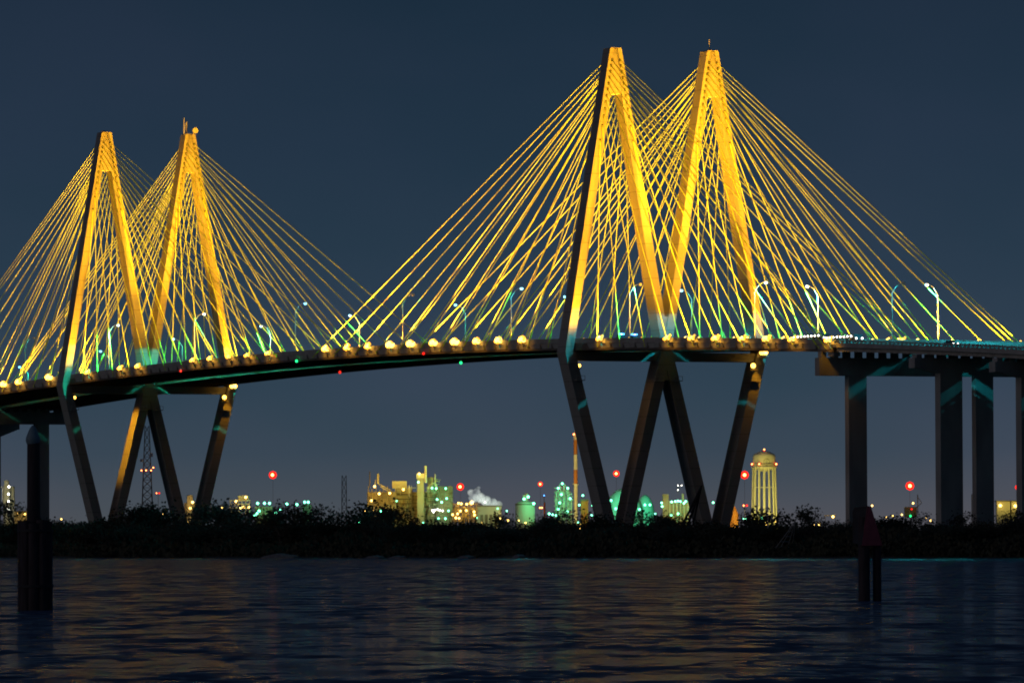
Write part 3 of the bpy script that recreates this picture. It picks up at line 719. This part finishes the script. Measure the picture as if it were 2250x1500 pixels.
# orange pipe racks
P = Site('pipe_rack', 1020, D0 - 60, 'orange lit pipe racks right of the main refinery block', 'pipe rack')
for k in range(9): P.cyl('column', PLANT, 996 + k * 6.4, 1.6, 1104 + (k * 5) % 9, None, 0)
for k in range(5): P.box('pipe_level', PLANT, 994, 1050, 1106 + k * 9, 1108.5 + k * 9, 5, 1)
for k in range(6): P.cyl('vessel', PLANT, 1000 + k * 9, 5, 1112 + (k * 3) % 8, None, 4)
P.lamps(ORL, [(1008, 1105), (1014, 1106), (1026, 1107), (1036, 1105), (1012, 1122), (1025, 1121), (1006, 1128), (995, 1130), (1002, 1137), (1009, 1138), (1042, 1124), (1043, 1131)], 2.1)
P.lamps(ORL, [(1037, 1104)], 3.6)
P.light(1008, 1108, -10, 8e4, YEL); P.light(1034, 1110, -10, 9e4, YEL); P.light(1015, 1130, -10, 7e4, YEL)
clutter(P, 994, 1046, 1104, 1145, 90, -.5, PLANT, 11)
P = Site('storage_shed', 1080, D0 + 60, 'pale shed in front of the steam plume, right of the pipe racks', 'shed')
P.box('wall', TANKW, 1048, 1102, 1112, None, 20, 0); P.box('roof', PLANTD, 1046, 1104, 1110, 1112, 22, -1)
for k in range(5): P.box('door', PLANTD, 1056 + k * 10, 1062 + k * 10, 1130, None, 1, -.6)
P.lamps(ORL, [(1100, 1138), (1116, 1143), (1104, 1141)], 2.2); P.lamps(TEL, [(1094, 1117), (1114, 1122), (1048, 1137)], 1.5)
P.light(1075, 1105, -14, 1.8e5, (.8, 1, .45)); P.light(1100, 1136, -12, 4e4, YEL)
# small green tank
def tank(px, w, y0, D, label, grp=None, M=TANKW, dome=False):
    S = Site('storage_tank', px, D, label, 'tank', grp); h = S.z(y0); r = w * S.k / 2
    prof = [(r, 0), (r, h * (.55 if dome else 1))]
    if dome: prof += [(r * math.cos(a), h * (.55 + .45 * math.sin(a))) for a in (.25, .5, .8, 1.1, 1.35, 1.55)]
    else: prof += [(r * .6, h * 1.05), (.05, h * 1.08)]
    MB().lathe((0, r, 0), prof, 28).build('shell', M, S.t)
    MB().lathe((0, r, 0), [(r * 1.015, h * (.5 if dome else .97)), (r * 1.015, h * (.53 if dome else 1.0))], 28).build('rim', PLANTD, S.t)
    return S
S = tank(1154, 43, 1106, D0, 'green lit flat topped tank with a small tower on its roof')
S.box('roof_tower', TANKW, 1150, 1160, 1086, 1106, 3, 4); S.cyl('chimney', TANKW, 1157, 7, 1083, 1106, 6)
S.lamps(TEL, [(1161, 1091), (1173, 1106), (1152, 1096)], 2.6); S.light(1166, 1100, -8, 8e4, GRN); S.light(1180, 1112, -8, 9e4, GRN)
# pairs of columns left of the chimney
P = Site('distillation_unit', 1236, D0, 'green lit cluster of columns just left of the striped chimney', 'distillation unit')
for xc, w, y0 in ((1223, 5, 1078), (1231, 7, 1068), (1240, 6, 1066), (1249, 7, 1074), (1256, 4, 1096)): P.cyl('column', TANKW, xc, w, y0, None, 2)
for k in range(7): P.box('platform', PLANT, 1218, 1256, 1080 + k * 10, 1081.5 + k * 10, 6, 0)
P.line('pipe', TANKW, [(1226, 1074), (1231, 1064), (1240, 1062), (1246, 1070)], 1.6)
P.lamps(TEL, [(1236, 1062), (1227, 1072), (1248, 1072), (1253, 1095), (1230, 1104), (1234, 1086), (1227, 1118), (1247, 1124), (1214, 1130), (1222, 1132), (1207, 1128)], 2.2)
P.light(1232, 1085, -9, 1.1e5, (.05, 1, .5)); P.light(1252, 1100, -9, 1.0e5, (.05, 1, .5)); P.light(1238, 1118, -9, 8e4, GRN)
clutter(P, 1218, 1256, 1070, 1130, 50, 0, PLANT, 12)
# striped chimney
P = Site('striped_chimney', 1265.5, D0 - 20, 'tall orange and white banded chimney behind the near tower first leg', 'chimney')
for y1, y0, M, w in ((1160, 1065, STKW, 8.5), (1063, 1032, STKO, 8.6), (1031.5, 998.5, STKW, 8.4), (998, 966, STKO, 8.2), (965.5, 958, STKW, 7.6), (957.5, 936, STKW, 4.4)):
    P.cyl('band', M, 1265.5, w, y0, y1 if y1 < 1100 else None)
P.cyl('gallery', STKW, 1265.5, 13, 1062.6, 1065); P.cyl('gallery', STKW, 1265.5, 11, 957.6, 960)
P.lamps(REDC, [(1262, 954)], 1.4, -4); P.lamps(REDG, [(1262, 954)], 2.4, -2.2)
P.light(1258, 1130, -28, 7e5, (1, .8, .25)); P.light(1258, 1010, -34, 7e5, (1, .72, .2)); P.light(1258, 1070, -32, 7e5, (1, .75, .22))
# chimney with red lights further left
P = Site('short_chimney', 1192, D0 - 100, 'short brown chimney with red lamps right of the small green tank', 'chimney')
P.cyl('shaft', STKO, 1197, 4, 1103, None); P.cyl('mast', PLANTD, 1196, 1.2, 1090, 1103); P.lamps(REDC, [(1187, 1115), (1191, 1115)], 1.3); P.lamps(REDG, [(1187, 1115), (1191, 1115)], 2.0, -1.5); P.lamps(BLUE, [(1196, 1088)], 1.1)
# green domes and tanks behind the V legs
S = tank(1372, 86, 1072, D0 + 100, 'large green lit dome showing between the near tower legs', dome=True)
S.light(1350, 1095, -20, 1e6, (.05, 1, .5)); S.light(1395, 1100, -20, 9e5, (.05, 1, .5)); S.lamps(TEL, [(1343, 1099), (1353, 1117), (1303, 1110), (1396, 1119), (1405, 1119), (1417, 1109), (1428, 1109)], 2.2, -5)
S = tank(1418, 44, 1086, D0 + 200, 'smaller green lit dome right of the large one', dome=True); S.light(1422, 1104, -14, 6e5, (.05, 1, .5))
P = Site('boiler_house', 1284, D0, 'brown boiler house right of the striped chimney', 'building')
P.box('building', STKO, 1277, 1293, 1100, None, 9, 0); P.box('roof', PLANTD, 1276, 1294, 1096, 1100, 10, -.5); P.lamps(TEL, [(1281, 1088), (1302, 1110), (1300, 1132), (1273, 1109)], 2.0); P.light(1284, 1100, -12, 3e4, YEL)
# lamps and stacks between legs 2, 3
P = Site('cooling_plant', 1482, D0, 'low plant with an arc of green lamps between the near tower legs', 'plant')
P.box('building', PLANT, 1457, 1470, 1085, None, 8, 1); P.cyl('chimney', PLANT, 1501, 5, 1084, None, 1); P.box('building', PLANT, 1470, 1515, 1104, None, 10, 2)
for k in range(6): P.cyl('column', TANKW, 1472 + k * 8, 2, 1100, None, 0)
P.lamps(TEL, [(1476, 1102), (1484, 1101), (1490, 1100), (1495, 1101), (1507, 1101), (1503, 1105), (1490, 1128), (1454, 1104), (1455, 1112), (1475, 1131), (1521, 1105), (1567, 1104)], 2.0)
P.light(1500, 1108, -9, 7e4, GRN); P.light(1465, 1100, -10, 5e4, YEL); P.light(1478, 1112, -8, 5e4, YEL)
P.lamps(WHT, [(1490, 1066), (1498, 1066), (1490, 1076)], .9)
P.line('mast', PLANTD, [(1490, 1084), (1490, 1066), (1498, 1066)], .7)
# left: silo
P = Site('silo_tower', 14, D0, 'pale silo tower with four lamps at the left edge', 'silo')
P.cyl('silo', TANKW, 14, 17, 1066, None, 4, 14); P.cyl('silo', TANKW, 25, 11, 1068, None, 6, 12); P.box('head', TANKW, 9, 18, 1055, 1066, 4, 2); P.line('conveyor', TANKW, [(-8, 1058), (6, 1072), (6, 1100)], 1.6)
P.lamps(WHT, [(21, 1069), (20, 1085), (20, 1101), (20, 1118)], 2.0, -3); P.light(16, 1085, -10, 7e4, (1, .9, .3)); P.light(16, 1115, -10, 5e4, (1, .85, .3))
P = Site('low_sheds', 48, D0 - 100, 'low orange lit sheds behind the capped timber pile', 'shed')
P.box('wall', TANKW, 32, 64, 1124, None, 10); P.box('roof', PLANTD, 31, 65, 1122, 1124, 11, -.5); P.light(46, 1126, -9, 5e4, YEL); P.lamps(ORL, [(40, 1129), (56, 1129)], 1.6)
# orange platform unit
P = Site('platform_unit', 527, D0, 'small orange lit platform unit left of the green lamps', 'plant')
P.box('building', TANKW, 523, 546, 1088, 1098, 6, 1)
for k in range(6): P.cyl('column', TANKW, 506 + k * 8.5, 1.6, 1098, None, 1)
for k in range(4): P.box('platform', TANKW, 505, 550, 1098 + k * 8, 1100 + k * 8, 7, 0)
P.lamps(ORL, [(541, 1092), (520, 1101), (536, 1114), (547, 1114), (490, 1115), (530, 1115), (486, 1128), (512, 1151), (597, 1145)], 2.6); P.light(535, 1100, -10, 8e4, YEL)
P = Site('green_lamp_yard', 610, D0, 'yard of bright green lamps among the trees', 'plant')
for k in range(9): P.cyl('lamp_mast', PLANTD, 566 + k * 13.5, 1.2, 1106, None, 2)
P.box('building', PLANT, 560, 598, 1112, None, 9, 3); P.box('building', PLANT, 664, 684, 1108, None, 9, 3)
P.lamps(TEL, [(567, 1105), (582, 1105), (593, 1105), (570, 1122), (565, 1127), (561, 1133), (551, 1142), (607, 1126), (618, 1120), (631, 1107), (653, 1108), (670, 1103), (678, 1103)], 2.5)
P.light(580, 1108, -9, 6e4, GRN); P.light(672, 1106, -9, 4e4, GRN)
P = Site('orange_kiln', 415, D0, 'small orange lit tower between the last two far tower legs', 'plant')
P.box('building', TANKW, 411, 423, 1087, None, 6, 0); P.box('building', PLANT, 405, 430, 1104, None, 8, 1); P.lamps(ORL, [(419, 1116), (424, 1103), (412, 1148), (359, 1131)], 2.6); P.light(418, 1105, -8, 3.5e4, YEL)
# masts
def lattice(px0, px1, y0, D, label, reds=(), tw=.45, n_=12, y1=1150):
    c = (px0 + px1) / 2; S = Site('lattice_mast', c, D, label, 'mast'); w = (px1 - px0) * S.k / 2; h = S.z(y0)
    legs = [(-1, -1), (1, -1), (1, 1), (-1, 1)]
    def pt(l_, q): f = (1 - q) + q * tw; return Vector((l_[0] * w * f, l_[1] * w * f + w, q * h))
    for l_ in legs: MB().tube(pt(l_, 0), pt(l_, 1), .22, .16, 4).build('leg', PLANTD, S.t)
    mb = MB()
    for i in range(n_):
        for a, c_ in zip(legs, legs[1:] + legs[:1]):
            mb.tube(pt(a, i / n_), pt(c_, (i + 1) / n_), .12, .12, 3, False); mb.tube(pt(c_, i / n_), pt(a, (i + 1) / n_), .12, .12, 3, False); mb.tube(pt(a, i / n_), pt(c_, i / n_), .12, .12, 3, False)
    mb.build('bracing', PLANTD, S.t, kind='stuff')
    if reds: S.lamps(REDC, reds, 1.0, -2.5); S.lamps(REDG, reds, 2.0, -1.2)
    return S
S = lattice(308, 338, 935, 2900, 'grey lattice mast with a row of red lamps between the far tower legs', [(312, 1033), (322, 1033), (333, 1033), (338, 1027)], .3, 16)
S.box('dish', GALV, 329, 336, 995, 1003, 1, 1); S.box('dish', GALV, 308, 314, 1008, 1014, 1, 1)
S = lattice(750, 763, 1044, 2900, 'thin grey mast standing alone left of the plant', (), .7, 9)
def beacon(px, py, label, D=3300, r=3.4, w=.55, grp='red beacons on thin masts behind the trees'):
    S = Site('beacon_mast', px, D, label, 'beacon', grp); S.cyl('mast', PLANTD, px, w, py + 3, None, 1, 5)
    S.lamps(REDG, [(px, py)], r * 1.7, 0); S.lamps(REDC, [(px - .5, py)], r * .62, -r * .25 * 1.7 - .3)  # oversized glowing red ball stands in for the halo round the bulb
    lamp('POINT', 'beacon_light', (0, 0, 0), 3e3, (1, .05, .02), 1).parent = S.t
    bpy.data.objects[-1] if False else None
    return S
for px, py, r, lb in ((600, 1043, 4.8, 'bright red beacon on a thin mast above the green lamp yard'), (1012, 1069, 4.4, 'red beacon on a mast right of the main refinery block'),
    (1188, 1063, 3.0, 'red beacon above the short brown chimney'), (1355, 1040, 3.8, 'red beacon above the large green dome'), (1637, 1043, 5.0, 'red beacon beside the near tower fourth leg, left of the water tower'),
    (2000, 1067, 5.2, 'large red beacon between the two right hand bridge columns'), (2237, 1070, 3.2, 'red beacon at the right edge behind the last bridge column')):
    beacon(px, py, lb, 3300, r)
P = Site('signal_lamps', 348, 3000, 'pair of small red lamps right of the lattice mast', 'signal light'); P.cyl('mast', PLANTD, 348, 1, 1084, None); P.lamps(REDG, [(345, 1083), (351, 1083)], 1.8); P.lamps(REDC, [(345, 1083)], 1.0, -3.2)
P = Site('signal_lamps', 1637, 3000, 'pair of small red lamps low beside the water tower', 'signal light'); P.cyl('mast', PLANTD, 1637, 1, 1112, None); P.lamps(REDG, [(1634, 1110), (1641, 1110)], 2.2); P.lamps(REDC, [(1634, 1110)], 1.2, -3.3)
P.lamps(TEL, [(1634, 1138), (1639, 1139), (1674, 1138)], 2.0)
# water tower
P = Site('water_tower', 1681, 3000, 'cream water tower on many legs with red lamps round its tank', 'water tower')
k = P.k; zc = P.z(1024); r = 25 * k; zt_ = P.z(992)
MB().lathe((0, r, 0), [(.05, zc - 12 * k), (r * .5, zc - 9.5 * k), (r * .86, zc - 5 * k), (r, zc), (r, zc + 21 * k), (r * .98, zc + 24.5 * k), (r * .9, zc + 27.5 * k), (r * .62, zc + 30.2 * k), (r * .55, zc + 32 * k), (r * .3, zc + 33 * k), (.05, zc + 33.4 * k)], 32).build('tank', TOWW, P.t)
MB().lathe((0, r, 0), [(r * 1.0, zc - .6), (r * 1.14, zc - .6), (r * 1.14, zc - .1), (r * 1.0, zc - .1)], 32).build('walkway', TOWW, P.t)
mb = MB()
for i in range(32):
    a = 2 * math.pi * i / 32; mb.tube((r * 1.13 * math.cos(a), r + r * 1.13 * math.sin(a), zc - .1), (r * 1.13 * math.cos(a), r + r * 1.13 * math.sin(a), zc + .9), .05, .05, 3, False)
mb.lathe((0, r, 0), [(r * 1.13, zc + .85), (r * 1.14, zc + .95)], 32); mb.build('handrail', TOWW, P.t)
MB().tube((0, r, 0), (0, r, zc - 11 * k), 3.2 * k, n=14).build('riser', TOWW, P.t)
for i in range(14):
    a = 2 * math.pi * (i + .35) / 14; ca, sa = math.cos(a), math.sin(a)
    MB().tube((r * 1.15 * ca, r + r * 1.15 * sa, 0), (r * .98 * ca, r + r * .98 * sa, zc - .2), 2.1 * k, n=8).build('leg', TOWW, P.t)
for q in (.42, .74):
    mb = MB(); rr = r * (1.15 - .17 * q)
    for i in range(10):
        a, c = 2 * math.pi * (i + .35) / 10, 2 * math.pi * (i + 1.35) / 10
        mb.tube((rr * math.cos(a), r + rr * math.sin(a), zc * q), (rr * math.cos(c), r + rr * math.sin(c), zc * q), .16, .16, 4)
    mb.build('ring_brace', TOWW, P.t)
MB().lathe((0, 0, 0), [(7.2 * k, 0), (7.2 * k, .12)], 24).build('x', EMBL, None) if False else None
mb = MB()
for i in range(24):                          # round emblem on the tank, wrapped on its wall
    for (ra, rb) in ((5.4, 7.0), (1.6, 2.6)):
        pts = []
        for rr_, aa in ((ra, i), (rb, i), (rb, i + 1), (ra, i + 1)):
            u = 4.5 * k + rr_ * k * math.cos(2 * math.pi * aa / 24); v = zc + 10 * k + rr_ * k * math.sin(2 * math.pi * aa / 24)
            th = u / r; pts.append(((r + .06) * math.sin(th), r - (r + .06) * math.cos(th), v))
        mb.add(pts, [(0, 1, 2, 3)])
mb.build('emblem', EMBL, P.t)
P.lamps(REDC, [(1680.5, 987)], 1.2, 0); P.lamps(REDG, [(1681, 988)], 2.2, r)
for dx, off in ((-12, .2), (26, r * .6), (-27, r * .9)):
    P.lamps(REDG, [(1681 + dx, 1019)], 2.6, off - .6); P.lamps(REDC, [(1681 + dx, 1019)], 1.3, off - 1.2)
MB().tube((-6 * k, r - 2, zc + 30 * k), (-7 * k, r - 2, zc + 35 * k), .12).tube((-7 * k, r - 2, zc + 35 * k), (0, r, zc + 35.5 * k), .12).build('vent_pipe', GALV, P.t)
P.light(1672, 1136, -26, 1.0e6, (1, .85, .18)); P.light(1695, 1136, -24, 9e5, (1, .85, .18)); P.light(1681, 1060, -40, 1.1e6, (1, .82, .2))
P.lamps(ORL, [(1682, 1149)], 3.4, -10)
P.lamps(ORL, [(1678, 1149)], 2.4, -10)
P = Site('haystack_shed', 1612, 3000, 'dome shaped orange lit heap right of the near tower fourth leg', 'heap')
MB().lathe((0, 12 * k, 0), [(13 * k, 0), (11 * k, P.z(1130)), (6 * k, P.z(1116)), (.1, P.z(1108))], 14).build('heap', STKO, P.t); P.light(1620, 1120, -10, 3e4, YEL)
# right side oddments
P = Site('canopy', 1834, 2900, 'low flat canopy with a warm lamp right of the water tower', 'canopy')
P.box('roof', TANKW, 1812, 1838, 1131, 1133, 6); P.cyl('post', PLANTD, 1814, 1, 1133, None, 1); P.cyl('post', PLANTD, 1836, 1, 1133, None, 1); P.lamps(ORL, [(1830, 1134.5)], 2.4); P.lamps(ORL, [(1788, 1153), (1799, 1152)], 1.8); P.light(1826, 1138, -4, 1e4, YEL)
P = Site('signal_box', 2000, 2900, 'dark box shaped crane house with a red and a green signal lamp', 'crane')
P.box('house', PLANTD, 1989, 2015, 1113, 1136, 6); P.line('leg', PLANTD, [(1990, 1136), (1990, 1160)], 2); P.line('leg', PLANTD, [(2013, 1136), (2013, 1160)], 2); P.line('jib', PLANTD, [(2013, 1116), (2026, 1104), (2016, 1090)], 1.4)
P.cyl('mast', PLANTD, 2017, 2, 1086, 1130); P.lamps(REDG, [(2003, 1118)], 2.0, -2); P.lamps(GRNG, [(2000, 1133)], 2.4, -2)
P.lamps(ORL, [(1947, 1136), (1981, 1130), (1916, 1110), (2044, 1143), (2006, 1105)], 1.8); P.light(2006, 1108, -6, 6e3, YEL)
P = Site('antenna_pole', 2136, 2900, 'thin dark pole between the two right hand bridge columns', 'pole'); P.cyl('pole', PLANTD, 2136, 2, 1085, None)
P = Site('loading_building', 2218, 2900, 'yellow lit building with two lamps at the right edge', 'building')
P.box('wall', TANKW, 2191, 2220, 1101, None, 8); P.box('wall', TANKW, 2223, 2250, 1101, None, 8); P.box('roof', PLANTD, 2189, 2252, 1099, 1101, 10, -1)
P.lamps(ORL, [(2198, 1110), (2231, 1111)], 3.0, -1.5); P.light(2200, 1112, -6, 3e4, (1, .8, .1)); P.light(2232, 1112, -6, 3e4, (1, .8, .1))
# scattered small lamps along the skyline: each its own lamp post
posts = [(1274, 1160, ORL), (1276, 1151, ORL), (1479, 1190, ORL), (1270, 1147, TEL), (1140, 1143, ORL), (1155, 1148, ORL), (872, 1100, TEL), (930, 1148, TEL), (1060, 1148, ORL), (747, 1141, ORL), (733, 1139, ORL),
         (1330, 1130, TEL), (1440, 1128, TEL), (1660, 1152, ORL), (1705, 1145, ORL), (1905, 1138, ORL), (1962, 1133, ORL), (2035, 1136, ORL), (100, 1136, ORL), (135, 1140, ORL)]
for i, (px, py, M) in enumerate(posts):
    D = 2800 if py < 1155 else 1490
    S = Site('yard_lamp', px, D, 'small %s lamp seen through the treetops of the far shore' % ('green' if M is TEL else 'orange'), 'lamp', 'small %s lamps in the treetops' % ('green' if M is TEL else 'orange'))
    S.cyl('pole', PLANTD, px, 1.0 if D > 2000 else .5, py + 2, None, .5, 5); S.lamps(M, [(px, py)], 1.5, -.5)

# steam plumes
def steam(px, py, D, size, label, dens, seed, pts):
    M = bpy.data.materials.new('steam'); M.use_nodes = True; n = M.node_tree; n.nodes.clear()
    o = n.nodes.new('ShaderNodeOutputMaterial'); v = n.nodes.new('ShaderNodeVolumePrincipled'); v.inputs['Color'].default_value = (.95, .95, .95, 1); n.links.new(v.outputs[0], o.inputs['Volume'])
    t = n.nodes.new('ShaderNodeTexCoord'); z = n.nodes.new('ShaderNodeTexNoise'); z.inputs['Scale'].default_value = .16; z.inputs['Detail'].default_value = 4
    n.links.new(t.outputs['Object'], z.inputs['Vector'])
    r = n.nodes.new('ShaderNodeMapRange'); r.inputs[1].default_value = .36; r.inputs[2].default_value = .6; r.inputs[3].default_value = 0; r.inputs[4].default_value = dens
    n.links.new(z.outputs[0], r.inputs[0]); n.links.new(r.outputs[0], v.inputs['Density'])
    rnd = random.Random(seed); k = mpx(D); S = base_at(px, D)
    mb = MB(); 
    for (x, y, rad) in pts: mb.ball(((x - px) * k, 0, Z(y, px, D) - 1.6), rad * k, 12, .9, rad * k * .06, rnd)
    ob = mb.build('steam_plume', M); ob.location = S; ob.rotation_euler = (0, 0, math.atan2(RH.y, RH.x)); tag(ob, label, 'steam')
steam(1060, 1100, D0 + 90, 1, 'white steam plume drifting from the shed right of the pipe racks', .38, 1,
      [(1036, 1082, 9), (1048, 1080, 9), (1042, 1093, 13), (1056, 1093, 13), (1069, 1100, 13), (1083, 1105, 12), (1096, 1108, 9), (1052, 1072, 5)])
P = Site('added_plume_lamp', 1066, D0 + 83, 'unseen lamp post added behind the pale shed to light the steam plume', 'lamp'); P.cyl('pole', PLANTD, 1066, 1, 1104, None); P.lamps(WHT, [(1066, 1103)], 1.0); P.light(1080, 1104, -1, 5e5, (.8, 1, .85)); P.light(1048, 1098, -1, 5e5, (.9, .95, .9))  # post and spots added only to light the steam

# ------------------------------------------------------------------ foreground piles
P0 = on_z(78, 1340, 0); dF = P0 - CAM; kf = dF.dot(FH) / F_PX
t = empty('mooring_pile', (P0.x, P0.y, 0), 'tall timber pile with blue grey pointed cap in a thick pile cluster at left', 'pile')
rv = RH
def zf(py): return CAM.z + (ray(78, py).z / ray(78, py).dot(FH)) * dF.dot(FH)
MB().lathe(tuple(rv * -.08), [(.34, -2), (.32, 4.5), (.30, zf(966))], 14).build('tall_pile', WOODP, t)
MB().lathe(tuple(rv * -.10), [(.30, zf(975)), (.35, zf(968)), (.34, zf(962)), (.22, zf(947)), (.13, zf(939)), (.04, zf(934))], 14).build('cap', CAPM, t)
for i in range(9):
    a = 2 * math.pi * i / 9 + .2; rr = .58
    c = Vector((math.cos(a), math.sin(a), 0)) * rr
    MB().lathe(tuple(c), [(.27, -2), (.26, zf(1142 + (i * 37) % 17))], 10).build('fender_pile', WOODP, t)
MB().lathe((0, 0, 0), [(.87, zf(1290)), (.87, zf(1284))], 20).build('iron_band', BLKB, t)
MB().lathe((0, 0, 0), [(.86, zf(1168)), (.86, zf(1162))], 20).build('iron_band', BLKB, t)
P1 = on_z(1910, 1320, 0); d1 = (P1 - CAM).dot(FH)
def z1(py, px=1910): return CAM.z + (ray(px, py).z / ray(px, py).dot(FH)) * d1
k1 = d1 / F_PX
t = empty('channel_marker', (P1.x, P1.y, 0), 'red triangular channel dayboard on two dark timber piles at right', 'channel marker')
def off1(px, back=0): return RH * ((px - 1910) * k1) + FH * back
MB().lathe(tuple(off1(1899)), [(13 * k1, -2), (12.5 * k1, z1(1135))], 12).build('pile', WOODP, t)
MB().lathe(tuple(off1(1928, .25)), [(9.8 * k1, -2), (9.2 * k1, z1(1196))], 12).build('pile', WOODP, t)
def board(p, M, name, th):
    vs = [Vector(q) for q in p]; nrm = (vs[1] - vs[0]).cross(vs[2] - vs[0]).normalized() * th; n_ = len(vs)
    mb = MB(); mb.add(vs + [v + nrm for v in vs], [tuple(range(n_)), tuple(range(2 * n_ - 1, n_ - 1, -1))] + [(i, i + n_, (i + 1) % n_ + n_, (i + 1) % n_) for i in range(n_)])
    return mb.build(name, M, t)
def bp(px, py, back=0): q = off1(px, back); return (q.x, q.y, z1(py))
board([bp(1893, 1198, -.42), bp(1939, 1198, -.1), bp(1934, 1180, -.13), bp(1914, 1112, -.3), bp(1906, 1112, -.33)], REDB, 'dayboard', .03)
board([bp(1893, 1197, -.45), bp(1875, 1192, .5), bp(1876, 1122, .45), bp(1880, 1114, .4), bp(1908, 1111, -.36)], BLKB, 'back_dayboard', .03)
board([bp(1905, 1184, -.36), bp(1908, 1184, -.345), bp(1908, 1168, -.345), bp(1905, 1168, -.36)], REFL, 'number_plate', -.02)  # bright orange strip paints a glint on the number
MB().tube(bp(1893, 1199, -.3), bp(1938, 1199, -.02), .035).build('crosspiece', WOODP, t)
